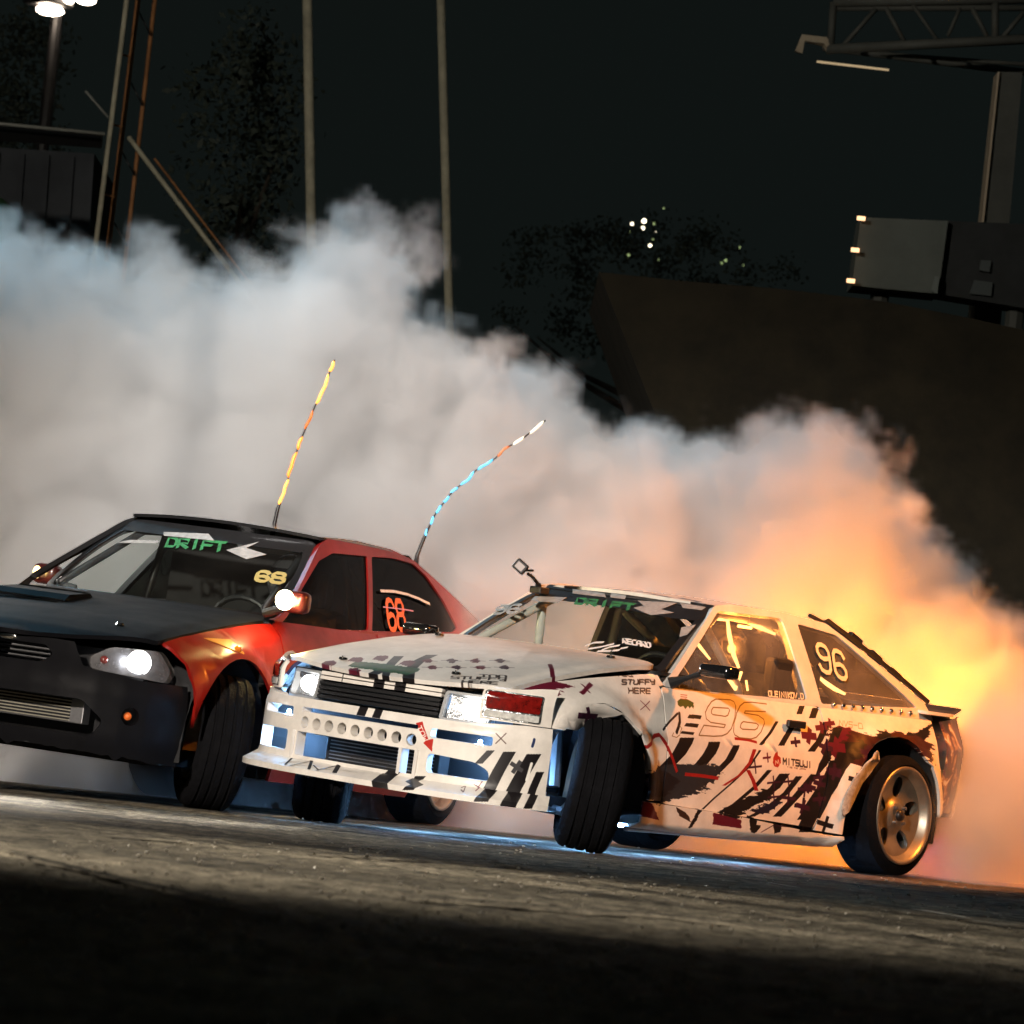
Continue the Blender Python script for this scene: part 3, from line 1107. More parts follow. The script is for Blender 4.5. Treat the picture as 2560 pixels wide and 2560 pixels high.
# nose corners above the bumper with the side lamps
for sg in (1, -1):
    def nf(u, v, sg=sg):
        x, y, z = fwrap(u, .4, .022)
        return (x - .16 * max(0, v - .66) * 4, y - sg * .25 * max(0, v - .66), v)
    s0, s1 = s_of_y(.59 * sg), SEND * sg
    P = [(s0, .562), (s1 - .005 * sg, .562), (s1 - .005 * sg, .728), (sg * .86, .722), (sg * .80, .712), (s0, .690)]
    if sg < 0:
        P = P[::-1]
    nc = panel('nose_corner', P, nf, M_NOSE, wroot, mw=TB, step=.03)
    L0, L1 = s_of_y(.60 * sg), (SEND - .06) * sg
    lm = lambda u, v, nf=nf: nf(u, v)
    q = sorted([L0, L1])
    la = panel('side_lamp', rrect(q[0], .570, q[1], .688, .012), nf, M_REFL, wroot, mw=TB, off=.004, step=.04)
    panel('red_lens', rrect(q[0] + .012, .612, q[1] - .012, .680, .008), nf, M_REDL, la, off=.010, step=.03, th=.004)
    panel('clear_lens', rrect(q[0] + .012, .576, q[1] - .012, .604, .006), nf, mat('pale_lens', (.6, .6, .56), .15, coat=.8, noise=(.4, 40)), la, off=.010, step=.03, th=.004)

# splitter: blade that follows the nose
bm = bmesh.new()
ss = np.linspace(-SEND, SEND, 36)
top = []
for s in ss:
    x, y, z = fwrap(float(s), .23, 0)
    ox, oy, oz = fwrap(float(s), .23, -.075 + .05 * (abs(s) / SEND) ** 3)
    top.append(((x - .02, y, .272), (ox, oy, .232), (ox, oy, .208), (x - .10, y * .97, .208)))
rows = [[bm.verts.new(p) for p in t] for t in top]
uvl = bm.loops.layers.uv.new('UVMap')
for i, (a, b) in enumerate(zip(rows, rows[1:])):
    for k in range(3):
        f = bm.faces.new((a[k], b[k], b[k + 1], a[k + 1]))
        vv = (.262, .225, .205, .17)
        for l, (si, kk) in zip(f.loops, ((i, k), (i + 1, k), (i + 1, k + 1), (i, k + 1))):
            l[uvl].uv = (float(ss[si]), vv[kk])
bm_obj('splitter', bm, M_NOSE, wroot, TB)
# painted X marks on the blade
bm = bmesh.new()
mk = mat('black_marker', (.02, .018, .018), .6)
def blade(s, t):
    x, y, z = fwrap(s, .23, 0)
    ox, oy, oz = fwrap(s, .23, -.075 + .05 * (abs(s) / SEND) ** 3)
    return Vector((x - .02 + (ox - x + .02) * t, y + (oy - y) * t, .272 - .040 * t + .003))
for (sa, ta), (sb, tb), w in [((-.34, .2), (-.30, .95), .010), ((-.36, .8), (-.27, .35), .006), ((-.22, .1), (-.27, .95), .012), ((-.22, .1), (-.15, .98), .014), ((-.24, .75), (-.12, .45), .006),
                              ((-.06, .1), (-.11, .95), .014), ((-.06, .05), (-.01, .9), .022), ((-.09, .7), (.03, .4), .008), ((-.17, .5), (-.10, .9), .008), ((.02, .55), (.08, .45), .006)]:
    A, B = blade(sa, ta), blade(sb, tb)
    n = (B - A).normalized().cross(Vector((0, 0, 1))) * w * .5
    q = [bm.verts.new(v) for v in (A - n, B - n, B + n, A + n)]
    bm.faces.new(q)
bm_obj('cross_marks', bm, mk, wroot, TB)
for y_ in (-.37, .262, .345):
    bm = bmesh.new()
    box(bm, (3.07, y_ - .008, .235), (3.15 - abs(y_) * .1, y_ + .010, .392), .003)
    bm_obj('splitter_strut', bm, M_WHITE, wroot, TB)
bm = bmesh.new()
box(bm, (3.015, -.345, .398), (3.03, .345, .470))
bm_obj('hole_shade_strip', bm, M_HOLE, wroot, TB)  # black strip added so the bumper holes read as shade
# behind the openings: cooler with its bar, hoses, black backing
bm = bmesh.new()
box(bm, (2.86, -.33, .27), (2.93, .33, .40), .006)
ic = bm_obj('intercooler', bm, M_DARK, wroot, TB)
for k in range(7):
    bm = bmesh.new()
    box(bm, (2.93, -.30, .285 + k * .0155), (2.936, .30, .290 + k * .0155))
    bm_obj('cooler_fin', bm, M_STEEL, ic)
bm = bmesh.new()
tube(bm, [(3.0, -.34, .40), (3.01, 0, .40), (3.0, .34, .40)], .020, 8)
bm_obj('bumper_bar', bm, M_BLK, wroot, TB)
bm = bmesh.new()
box(bm, (2.70, -.60, .22), (2.80, .60, .62))
box(bm, (2.70, -.40, .20), (3.0, .40, .215))
box(bm, (2.70, -.42, .50), (2.99, .42, .53))
box(bm, (2.70, -.60, .62), (2.90, .60, .665))
bm_obj('radiator_panel', bm, M_HOLE, wroot, TB)

# grille slats
def gx(y, z):
    return 3.055 - .16 * (y / .8) ** 2 - .10 * (z - .535)
bm = bmesh.new()
box(bm, (2.94, -.36, .535), (2.975, .36, .672))
gr = bm_obj('grille', bm, M_HOLE, wroot, TB)
slat_w = Canvas('grille_slat_livery', -.4, .4, .5, .7, .002, CREAM)
for x0, x1 in ((-.015, .045), (.105, .165), (-.21, -.205)):
    slat_w.poly([(x0, .5), (x1, .5), (x1, .7), (x0, .7)], INK)
M_SLAT = slat_w.material(.35, .4)
for i, (z0, z1, mm) in enumerate(((.648, .664, M_SLAT), (.628, .643, M_SLAT), (.606, .620, M_BLK), (.586, .600, M_BLK), (.566, .580, M_BLK), (.546, .560, M_BLK))):
    panel('slat', rrect(-.352, z0, .352, z1, .004, 2), lambda u, v: (gx(u, v) - .01, u, v), mm, gr, step=.12, th=.03)
panel('chrome_strip', rrect(-.352, .602, .352, .6045, .001, 1), lambda u, v: (gx(u, v) - .006, u, v), M_CHROME, gr, step=.12, th=.01)
panel('chrome_strip', rrect(-.352, .541, .352, .5435, .001, 1), lambda u, v: (gx(u, v) - .006, u, v), M_CHROME, gr, step=.12, th=.01)

# headlamps
def hlx(y, z):
    return 3.065 - .24 * (y / .8) ** 2 - .22 * (z - .535)
for sg in (1, -1):
    ys = sorted((.362 * sg, .588 * sg))
    hl = panel('headlight', rrect(ys[0], .532, ys[1], .660, .014), lambda u, v: (hlx(u, v), u, v), mat('lamp_bezel', (.35, .36, .36), .35, metal=.3), wroot, holes=[rrect(ys[0] + .012, .543, ys[1] - .012, .650, .012)], mw=TB, step=.05, th=.05)
    cy = .47 * sg
    panel('reflector', rrect(ys[0] + .012, .543, ys[1] - .012, .650, .012), lambda u, v: (hlx(u, v) - .055 + 2.4 * ((u - cy) ** 2 + (v - .597) ** 2), u, v), M_REFL, hl, step=.02, th=.002)
    bm = bmesh.new()
    bmesh.ops.create_uvsphere(bm, u_segments=20, v_segments=12, radius=1)
    for v in bm.verts:
        v.co = Vector((hlx(cy, .597) - .03 + v.co.x * .014, cy + v.co.y * .052, .597 + v.co.z * .040))
    bm_obj('lamp_bulb', bm, M_BULB, hl, smooth=True)
    panel('lens', rrect(ys[0] + .012, .543, ys[1] - .012, .650, .012), lambda u, v: (hlx(u, v) + .002, u, v), M_CLEAR, hl, step=.05, th=.003)
    p = Vector((hlx(cy, .6) + .03, cy, .597))
    point('headlamp_beam', p, (1, .93, .80), 700, .04, hl, spot=42, aim=p + Vector((3, .2 * sg, -.34)), blend=.9)

# bonnet
P = [(3.062 - .13 * (y / .6) ** 2, y) for y in np.linspace(-.60, .60, 15)] + [(2.9, .640), (2.4, .640), (1.93, .640), (1.885, .62)] + [(1.955 - .08 * (y / .6) ** 2, y) for y in np.linspace(.58, -.58, 9)] + [(1.885, -.62), (1.93, -.640), (2.4, -.640), (2.9, -.640)]
def hoodfn(u, v):
    k = sstep(.56, .64, abs(v))
    return (u, v, hz(u, v) - .012 * k)
bon = panel('bonnet', P, hoodfn, M_HOOD, wroot, mw=TB, step=.05, th=.02)
for x_, y_ in ((2.93, -.30), (2.90, .33), (2.05, .50), (2.12, -.45)):
    bm = bmesh.new()
    bmesh.ops.create_cone(bm, cap_ends=True, segments=12, radius1=.022, radius2=.018, depth=.010, matrix=Matrix.Translation((x_, y_, hz(x_, y_) + .006)))
    tube(bm, [(x_ - .03, y_ - .02, hz(x_, y_) + .014), (x_ + .03, y_ + .02, hz(x_, y_) + .014)], .004, 6)
    bm_obj('bonnet_pin', bm, M_CHROME, bon)
# scuttle under the raised bonnet edge
bm = bmesh.new()
box(bm, (1.78, -.66, .70), (2.74, .66, .722))
box(bm, (1.74, -.66, .722), (1.86, .66, .84), .01)
bm_obj('bulkhead', bm, M_HOLE, wroot, TB)
panel('scuttle', [(1.98, .66), (1.70, .66), (1.70, -.66), (1.98, -.66)], lambda u, v: (u - .05 * (v / .6) ** 2, v, .862 + .04 * (1.98 - u) * 0), M_BLK, wroot, mw=TB, step=.1)

# cabin shell
outer = smoothpoly([(1.885, .80), (1.80, .865), (1.345, 1.195), (1.22, 1.212), (.80, 1.217), (.44, 1.195), (-.36, .885), (-.44, .80)], .02)
dw = smoothpoly(ZC(Z2([(1300, 885), (1645, 350)]) + Z3([(372, 352), (528, 848)])), .03)
qw = smoothpoly(ZC(Z3([(466, 384), (705, 455), (1190, 893), (612, 868)])), .02)
for sg in (1, -1):
    fn = lambda u, v, sg=sg: (u, sg * yg(u, v), v)
    cs = panel('cabin_side', outer, fn, M_SIDEL, wroot, holes=[dw, qw], mw=TB, flip=sg > 0, step=.06, th=.03)
    cs.data.materials.clear()
    cs.data.materials.append(M_WHITE)
    fn2 = lambda u, v, sg=sg: (u, sg * (yg(u, v) - .008), v)
    panel('door_window', dw, fn2, M_SIDE if sg > 0 else M_CLR, wroot, mw=TB, flip=sg > 0, step=.1, th=.002)
    q_ = panel('quarter_window', qw, fn2, M_SIDE if sg > 0 else M_TINT, wroot, mw=TB, flip=sg > 0, step=.1, th=.002)
    if sg > 0:
        for j in range(9):
            X, Z_ = ZC(Z3([(680 + j * 58, 872 + j * 6.5)]))[0]
            bm = bmesh.new()
            bmesh.ops.create_uvsphere(bm, u_segments=10, v_segments=6, radius=.013, matrix=Matrix.Translation((X, yg(X, Z_) + .004, Z_)))
            bm_obj('window_bolt', bm, M_CHROME, q_, smooth=True)
num = Canvas('window_number', -.6, 2.0, .75, 1.25, .002, s2((236, 226, 206)))
def strokes_obj(name, chart, lines, w, m, parent, fn, off, flip=True, mw=None):
    """thick lettering cut out and laid on a surface"""
    bm = bmesh.new()
    for ln in lines:
        P = [Vector((*p, 0)) for p in ln]
        n = len(P)
        A, B = [], []
        for i, p in enumerate(P):
            t = (P[min(i + 1, n - 1)] - P[max(0, i - 1)]).normalized()
            nn = Vector((-t.y, t.x, 0)) * w / 2
            A.append(p + nn)
            B.append(p - nn)
        A[0] -= (P[1] - P[0]).normalized() * w / 2.2
        B[0] -= (P[1] - P[0]).normalized() * w / 2.2
        A[-1] += (P[-1] - P[-2]).normalized() * w / 2.2
        B[-1] += (P[-1] - P[-2]).normalized() * w / 2.2
        va = [bm.verts.new(fn(q.x, q.y)) for q in A]
        vb = [bm.verts.new(fn(q.x, q.y)) for q in B]
        for i in range(n - 1):
            f = bm.faces.new((va[i], va[i + 1], vb[i + 1], vb[i]))
    me = bpy.data.meshes.new(name)
    bm.to_mesh(me)
    bm.free()
    return newobj(name, me, m, parent, mw)


def letters(st, p0, p1, pt, gap=.3):
    p0, p1, pt = (np.array(q, float) for q in (p0, p1, pt))
    n = len(st)
    cw = (p1 - p0) / (n + (n - 1) * gap)
    up = pt - p0
    out = []
    for i, ch in enumerate(st):
        o = p0 + cw * i * (1 + gap)
        for ln in GLY.get(ch, []):
            out.append([tuple(o + cw * a + up * b) for a, b in ln])
    return out


M_NUM = mat('cream_vinyl', (.78, .68, .50), .5)
M_GVIN = mat('grey_vinyl', (.34, .34, .33), .7, noise=(.4, 30))
M_WVIN = mat('white_vinyl', (.7, .7, .68), .6, noise=(.2, 30))
M_GRVIN = mat('green_vinyl', (.03, .20, .06), .6, noise=(.5, 30))
cfn = lambda u, v: (u, yg(u, v) + .004, v)
a, b, c = ZC(Z3([(600, 660), (765, 725), (575, 500)]))
strokes_obj('number_decal', None, letters('96', a, b, c, .35), .021, M_NUM, wroot, cfn, 0, mw=TB)
a, b, c = ZC(Z3([(290, 822), (500, 838), (288, 790)]))
strokes_obj('name_decal', None, letters('OLEINIKOV.D', a, b, c, .25), .007, M_NUM, wroot, cfn, 0, mw=TB)

# roof, windscreen, tailgate
chk = Canvas('roof_livery', .3, 1.5, -.6, .6, .004, CREAM)
for i in range(8):
    for j in range(2):
        if (i + j) % 2 == 0:
            chk.poly([(1.24 + .06 * j, -.5 + .125 * i), (1.30 + .06 * j, -.5 + .125 * i), (1.30 + .06 * j, -.375 + .125 * i), (1.24 + .06 * j, -.375 + .125 * i)], INK)
M_ROOF = chk.material(.3, .6)
def roofz(x, y):
    return 1.232 - .022 * (y / .5) ** 2 - .02 * ((x - .85) / .5) ** 2 - .012 * sstep(.44, .51, abs(y))
P = [(1.375 - .05 * (y / .5) ** 2, y) for y in np.linspace(-.505, .505, 9)] + [(.44 - .02 * (y / .5) ** 2, y) for y in np.linspace(.505, -.505, 7)]
panel('roof', P, lambda u, v: (u, v, roofz(u, v)), M_ROOF, wroot, mw=TB, step=.08)
wsfn = lambda u, v: (wx(u, v), u, v)
Pw = smoothpoly([(-.625, .862), (.625, .862), (.505, 1.198), (-.505, 1.198)], .03)
Pi = smoothpoly([(-.585, .880), (.585, .880), (.475, 1.180), (-.475, 1.180)], .03)
panel('windscreen_frame', Pw, wsfn, M_BLK, wroot, holes=[Pi], mw=TB, step=.1, th=.02)
ws = panel('windscreen', Pi, wsfn, M_WS, wroot, mw=TB, step=.1, th=.002, off=-.004)
# print on the screen
G2 = lambda P: ZG(Z2(P))
def patch(name, P, m, off=.003):
    return panel(name, P, wsfn, m, wroot, mw=TB, step=.08, th=.001, off=off)
patch('sun_strip', G2([(455, 200), (1590, 345), (1500, 420), (1310, 400), (870, 318), (640, 290), (395, 262)]), M_BLK, .001)
for P in ([(640, 205), (860, 235), (870, 262), (640, 235)], [(905, 232), (1010, 250), (1000, 275), (900, 262)], [(1090, 285), (1360, 300), (1250, 345), (1340, 368), (1180, 385), (1060, 335), (1130, 320)],
          [(380, 255), (600, 262), (540, 300), (350, 285)], [(1380, 300), (1560, 330), (1530, 350), (1400, 335)], [(1390, 470), (1490, 450), (1430, 520), (1375, 535)]):
    patch('strip_block', G2(P), M_GVIN, .004)
a, b, c = G2([(665, 300), (1060, 345), (680, 262)])
strokes_obj('drift_lettering', None, letters('DRIFT', a, b, c), .012, M_GRVIN, wroot, lambda u, v: (wx(u, v) + .006, u, v), 0, mw=TB)
a, b, c = G2([(100, 372), (260, 360), (130, 318)])
strokes_obj('screen_number', None, letters('96', a, b, c), .014, M_GVIN, wroot, lambda u, v: (wx(u, v) + .004, u, v), 0, mw=TB)
a, b, c = G2([(990, 572), (1180, 605), (990, 540)])
strokes_obj('seat_lettering', None, letters('RECARO', a, b, c), .006, M_WVIN, wroot, lambda u, v: (wx(u, v) + .004, u, v), 0, mw=TB)
for P in ([(740, 590), (790, 570), (850, 568)], [(760, 612), (840, 600), (920, 580)], [(850, 620), (900, 600), (960, 590)], [(925, 625), (960, 622)], [(980, 610), (1015, 604)], [(820, 630), (900, 628)]):
    strokes_obj('script_lettering', None, [G2(P)], .010, M_WVIN, wroot, lambda u, v: (wx(u, v) + .004, u, v), 0, mw=TB)

def bx(y, z):
    """tailgate sheet between roof and tail"""
    return .44 - (1.205 - z) / .335 * .86 - .02 * (y / .5) ** 2
gt = panel('tailgate_glass', [(-.44, .885), (.44, .885), (.47, 1.20), (-.47, 1.20)], lambda u, v: (bx(u, v), u, v), M_TINT, wroot, mw=TB, step=.12, th=.003, flip=True)
# black louvre rail with three brackets standing proud of the left edge, and the same on the right
for sg in (1, -1):
    bm = bmesh.new()
    tube(bm, [(.50, .455 * sg, 1.222), (.34, .475 * sg, 1.185), (-.10, .47 * sg, 1.025), (-.42, .45 * sg, .905)], .011, 6)
    rl = bm_obj('louvre_rail', bm, M_BLK, wroot, TB)
    for t in (.40, .62, .84):
        p = Vector((.46, .46 * sg, 1.225)).lerp(Vector((-.42, .45 * sg, .905)), t)
        bm = bmesh.new()
        box(bm, (-.052, -.014, -.04), (.052, .014, .055), .004, Matrix.Translation(p + Vector((0, 0, .01))) @ Matrix.Rotation(R(20), 4, 'Y') @ Matrix.Rotation(R(-40), 4, 'Y'))
        bm_obj('bracket', bm, M_BLK, rl)
    panel('louvre_edge', [(.455, 1.198), (.42, 1.210), (-.42, .884), (-.39, .868)], lambda u, v, sg=sg: (u, sg * (yg(u, v) + .006), v + .012), M_BLK, wroot, mw=TB, flip=sg > 0, step=.1, th=.01)
# tail: rear wrap
RCV = [(-.325, .790), (-.45, .765), (-.57, .72), (-.66, .64), (-.72, .50), (-.76, .28), (-.775, 0)]
def rwrap(u, v):
    a = abs(u)
    y = lerp(a, [0, 1, 2, 3, 4, 5, 6], [p[1] for p in RCV])
    x = lerp(a, [0, 1, 2, 3, 4, 5, 6], [p[0] for p in RCV])
    y *= 1 - .10 * sstep(.66, .84, v)
    x -= .02 * sstep(.50, .60, v) - .04 * (1 - sstep(.34, .48, v))
    return (x, y if u < 6.0001 and u >= 0 else -y, v)
tailc = Canvas('tail_livery', 0, 12, .3, .9, .01, s2((205, 190, 170)))
tailc.rng = np.random.RandomState(3)
tl = bpy.data.materials.new('tail_art')
t_ = nodes_of(tl)
b_ = t_.nodes['Principled BSDF']
tc_ = t_.nodes.new('ShaderNodeTexCoord')
vo = t_.nodes.new('ShaderNodeTexNoise')
vo.inputs['Scale'].default_value = 9
vo.inputs['Detail'].default_value = 4
vo.inputs['Distortion'].default_value = 1.5
t_.links.new(tc_.outputs['Object'], vo.inputs['Vector'])
cr = t_.nodes.new('ShaderNodeValToRGB')
cr.color_ramp.interpolation = 'CONSTANT'
e0 = cr.color_ramp.elements
e0[0].color = (.012, .01, .012, 1)
e0[1].position = .56
e0[1].color = (.30, .16, .06, 1)
e2 = e0.new(.64)
e2.color = (.62, .56, .46, 1)
e3 = e0.new(.44)
e3.color = (.06, .012, .02, 1)
t_.links.new(vo.outputs[0], cr.inputs[0])
t_.links.new(cr.outputs[0], b_.inputs['Base Color'])
b_.inputs['Roughness'].default_value = .35
for sg in (1, -1):
    fn = lambda u, v, sg=sg: (rwrap(u, v)[0], sg * rwrap(u, v)[1], v)
    panel('tail_side', [(0, .36), (2.6, .36), (2.8, .44), (3, .82), (2.2, .835), (0, .80)], fn, tl, wroot, mw=TB, flip=sg > 0, step=.03)
    panel('rear_bumper', [(1.6, .335), (6, .335), (6, .56), (3.0, .56), (2.8, .44)], lambda u, v, sg=sg: tuple(Vector(fn(u, v)) + Vector((-.02, 0, 0))), M_WHITE, wroot, mw=TB, flip=sg > 0, step=.03)
    panel('tail_panel', [(3.0, .565), (6, .565), (6, .83), (3.0, .82)], fn, M_DARK, wroot, mw=TB, flip=sg > 0, step=.1)
    bm = bmesh.new()
    box(bm, (-.72, .42 * sg, .62), (-.70, .60 * sg, .74), .006)
    bm_obj('tail_lamp', bm, M_REDL, wroot, TB)
panel('rear_deck', [(-.28, .66), (-.55, .66), (-.72, .45), (-.76, 0), (-.72, -.45), (-.55, -.66), (-.28, -.66)], lambda u, v: (u, v, .845 + .0 * u), M_WHITE, wroot, mw=TB, step=.08)
bm = bmesh.new()
pr = [(-.58, .845), (-.68, .858), (-.76, .878), (-.77, .868), (-.72, .845), (-.66, .82)]
prism(bm, [(x, z) for x, z in pr], -.56, .56, 'xz')
sp = bm_obj('ducktail_spoiler', bm, M_BLK, wroot, TB)
bm = bmesh.new()
prism(bm, [(-.56, .33), (-.70, .33), (-.73, .52), (-.69, .60), (-.62, .50)], .60, .625, 'xz')
bm_obj('diffuser_fin', bm, M_BLK, wroot, TB)
bm = bmesh.new()
prism(bm, [(-.56, .33), (-.70, .33), (-.73, .52), (-.69, .60), (-.62, .50)], -.625, -.60, 'xz')
bm_obj('diffuser_fin', bm, M_BLK, wroot, TB)

# floor and underside
bm = bmesh.new()
box(bm, (-.50, -.60, .20), (2.75, .60, .26))
box(bm, (.62, -.74, .17), (1.95, .74, .24))
box(bm, (-.62, -.52, .36), (-.25, .52, .50))
box(bm, (1.5, -.45, .14), (1.6, .45, .19))
bm_obj('underbody', bm, M_DARK, wroot, TB)
for y_ in (.71, .55):
    bm = bmesh.new()
    tube(bm, [(.55, y_, .155 - (y_ - .71) * .1), (2.05, y_, .155 - (y_ - .71) * .1)], .012, 8)
    bm_obj('exhaust_pipe', bm, M_STEEL, wroot, TB)

# cage, seats, dash, wheel
def cage(*pts, r=.021):
    bm = bmesh.new()
    tube(bm, pts, r, 10)
    o = bm_obj('cage_tube', bm, M_CAGE, wroot, TB, smooth=True)
    return o
for sg in (1, -1):
    cage((.62, .56 * sg, .24), (.66, .59 * sg, .82), (.74, .50 * sg, 1.12), (.78, .40 * sg, 1.17))
    cage((.78, .47 * sg, 1.15), (1.25, .46 * sg, 1.16), (1.75, .58 * sg, .86), (1.80, .60 * sg, .40))
    cage((1.36, .48 * sg, 1.10), (1.20, .60 * sg, .84), (1.05, .62 * sg, .40))
    cage((.68, .58 * sg, .80), (1.78, .60 * sg, .36))
    cage((.68, .58 * sg, .36), (1.78, .60 * sg, .72))
    cage((.74, .46 * sg, 1.12), (.20, .44 * sg, .86), (-.25, .42 * sg, .62))
cage((.78, -.40, 1.17), (.78, .40, 1.17))
cage((.66, -.59, .50), (.77, .45, 1.15))
cage((.66, -.58, .80), (.66, .58, .80))
cage((.74, .46, 1.12), (-.22, -.42, .62))
cage((1.31, -.45, 1.165), (1.31, .45, 1.165))
cage((1.31, -.42, 1.16), (.78, .42, 1.17))
def seat(y0):
    bm = bmesh.new()
    box(bm, (.95, y0 - .24, .28), (1.42, y0 + .24, .44), .04)
    box(bm, (.80, y0 - .25, .36), (.98, y0 + .25, .92), .05, Matrix.Translation((.88, y0, .4)) @ Matrix.Rotation(R(-12), 4, 'Y') @ Matrix.Translation((-.88, -y0, -.4)))
    box(bm, (.72, y0 - .16, .90), (.86, y0 + .16, 1.10), .05)
    box(bm, (.80, y0 - .29, .75), (.95, y0 - .22, 1.0), .02)
    box(bm, (.80, y0 + .22, .75), (.95, y0 + .29, 1.0), .02)
    bm_obj('bucket_seat', bm, M_SEAT, wroot, TB, smooth=False)
seat(.33)
bm = bmesh.new()
box(bm, (1.62, -.60, .68), (1.86, .60, .84), .03)
box(bm, (1.55, .15, .50), (1.66, .55, .80), .03)
bm_obj('dashboard', bm, M_SEAT, wroot, TB)
bm = bmesh.new()
tube(bm, [(1.42 + .05 * math.sin(a), .33 + .17 * math.cos(a), .79 + .15 * math.sin(a)) for a in [2 * PI * k / 24 for k in range(25)]], .014, 8, cap=False)
tube(bm, [(1.42, .50, .79), (1.42, .16, .79)], .012, 6)
bm_obj('steering_wheel', bm, M_BLK, wroot, TB)
bm = bmesh.new()
box(bm, (.55, -.60, .24), (.60, .60, .98))  # bulkhead raised and kept black to darken the cabin
bm_obj('cabin_shade_bulkhead', bm, M_DARK, wroot, TB)

bm = bmesh.new()
tube(bm, [(1.02, .50, 1.12), (1.12, .50, 1.12)], .008, 6)
cl_ = bm_obj('cabin_lamp', bm, mat('orange_cabin_lamp', (1, .4, .1), .3, emit=((1, .34, .06), 30)), wroot, TB)
point('cabin_glow', (1.05, .46, 1.02), (1, .32, .05), 26, .05, cl_)

# glowing strips added behind the side glass for the reflected streaks on it
M_STREAK = mat('window_streak_glow', (1, .5, .2), .4, emit=((1, .42, .13), 9))
for P, rr0 in (([(770, 10), (785, 150), (828, 350), (880, 480)], .011), ([(920, 20), (1060, 80), (1225, 150)], .011), ([(425, 170), (500, 270), (600, 395)], .009),
               ([(750, 550), (800, 610), (845, 680), (870, 600), (905, 520)], .010), ([(560, 10), (660, 4), (760, 20)], .007), ([(1640, 560), (1720, 625), (1800, 680), (1900, 730)], .011), ([(950, 600), (965, 700)], .009)):
    q = [(x, yg(x, z) - .07, z) for x, z in S6c(P)]
    bm = bmesh.new()
    tube(bm, q, [rr0 * .6] + [rr0] * (len(q) - 2) + [rr0 * .6], 8)
    bm_obj('glow_strip', bm, M_STREAK, wroot, TB, smooth=True)

# door mirrors
for sg in (1, -1):
    bm = bmesh.new()
    box(bm, (1.70, .80 * sg if sg > 0 else -.96, .868), (1.80, .97 if sg > 0 else -.80, .928), .018)
    mo = bm_obj('door_mirror', bm, mat('gloss_black', (.008, .008, .009), .12, coat=1), wroot, TB)
    for f in mo.data.polygons:
        f.use_smooth = True
    mo.data.set_sharp_from_angle(angle=R(50))
    bm = bmesh.new()
    tube(bm, [(1.76, .82 * sg, .885), (1.79, .74 * sg, .85), (1.83, .68 * sg, .815)], [.016, .012, .03], 8)
    bm_obj('mirror_arm', bm, M_BLK, mo)

# wheels
HF = Vector((2.43, .765, RH))
make_wheel(wroot, (.035, .715, RH), RH, .235, .228, 0, R(1.5), 1, tread=False, spin=.35)
make_wheel(wroot, (.035, -.715, RH), RH, .235, .228, 0, R(-1.5), -1, tread=False)
make_wheel(wroot, (2.40, .772, RH + .002), RH, .235, .215, R(43), R(-6.5), 1)
make_wheel(wroot, (2.44, -.735, RH - .004), RH, .235, .215, R(38), R(-5), -1)
# front suspension seen in the open arch
for sg in (1, -1):
    bm = bmesh.new()
    tube(bm, [(2.43, .44 * sg, .22), (2.44, .66 * sg, .20)], .02, 8)
    tube(bm, [(2.62, .42 * sg, .24), (2.58, .66 * sg, .27)], .012, 8)
    tube(bm, [(2.74, .50 * sg, .22), (2.50, .66 * sg, .20)], .016, 8)
    tube(bm, [(2.42, .56 * sg, .30), (2.38, .50 * sg, .66)], .035, 10)
    bm_obj('suspension_arm', bm, M_STEEL, wroot, TB)
# blue light tubes under sills, in the arches and in the nose ducts
def glow(p0, p1, pw, r=.010):
    bm = bmesh.new()
    tube(bm, [p0, p1], r, 8)
    o = bm_obj('blue_light_tube', bm, M_BLUE, wroot, TB)
    return o
glow((.75, -.62, .172), (1.95, -.62, .172), 0)
glow((.75, .60, .160), (1.95, .60, .160), 0)
for p in ((2.74, .66, .42), (2.76, -.60, .42), (2.60, .48, .55), (2.90, -.55, .33), (2.88, -.62, .46), (2.88, .50, .46), (2.86, .60, .32)):
    bm = bmesh.new()
    bmesh.ops.create_uvsphere(bm, u_segments=8, v_segments=6, radius=.010, matrix=Matrix.Translation(p))
    lo = bm_obj('blue_light', bm, M_BLUE, wroot, TB, smooth=True)
    point('blue_lamp', Vector(p), (.22, .5, 1), 12.0, .015, lo)
for x_ in (.8, 1.4, 2.0):
    for y_ in (-.5, .45):
        o = point('blue_underglow', (x_, y_, .145), (.25, .55, 1), 16, .03, wroot)
        o.matrix_local = TB @ Matrix.Translation((x_, y_, .150))

# action camera on its stalk at the right top corner of the screen
ac = empty('action_camera')
tag(ac, 'small black action camera on a jointed stalk at the white car roof edge', 'camera')
pr = [WF.hit(*p, lambda v: v.y + .44) for p in Z2([(410, 205), (400, 165), (365, 120), (330, 95), (280, 45)])]
ac.matrix_world = WF.world @ Matrix.Translation(pr[0])
inv = ac.matrix_world.inverted()
def A_(p):
    return p - pr[0]
bm = bmesh.new()
box(bm, A_(pr[0]) - Vector((.035, .035, .02)), A_(pr[0]) + Vector((.035, .035, .014)), .006)
tube(bm, [A_(pr[0]), A_(pr[1])], .014, 8)
bm_obj('clamp', bm, M_BLK, ac)
bm = bmesh.new()
tube(bm, [A_(pr[1]), A_(pr[2])], .009, 8)
tube(bm, [A_(pr[2]) + Vector((0, -.018, .012)), A_(pr[2]) + Vector((0, .018, -.012))], .007, 8)
tube(bm, [A_(pr[2]), A_(pr[3])], .008, 8)
tube(bm, [A_(pr[3]) + Vector((0, -.02, .014)), A_(pr[3]) + Vector((0, .03, .018))], .006, 8)
bm_obj('jointed_arm', bm, M_BLK, ac)
q = A_(pr[4])
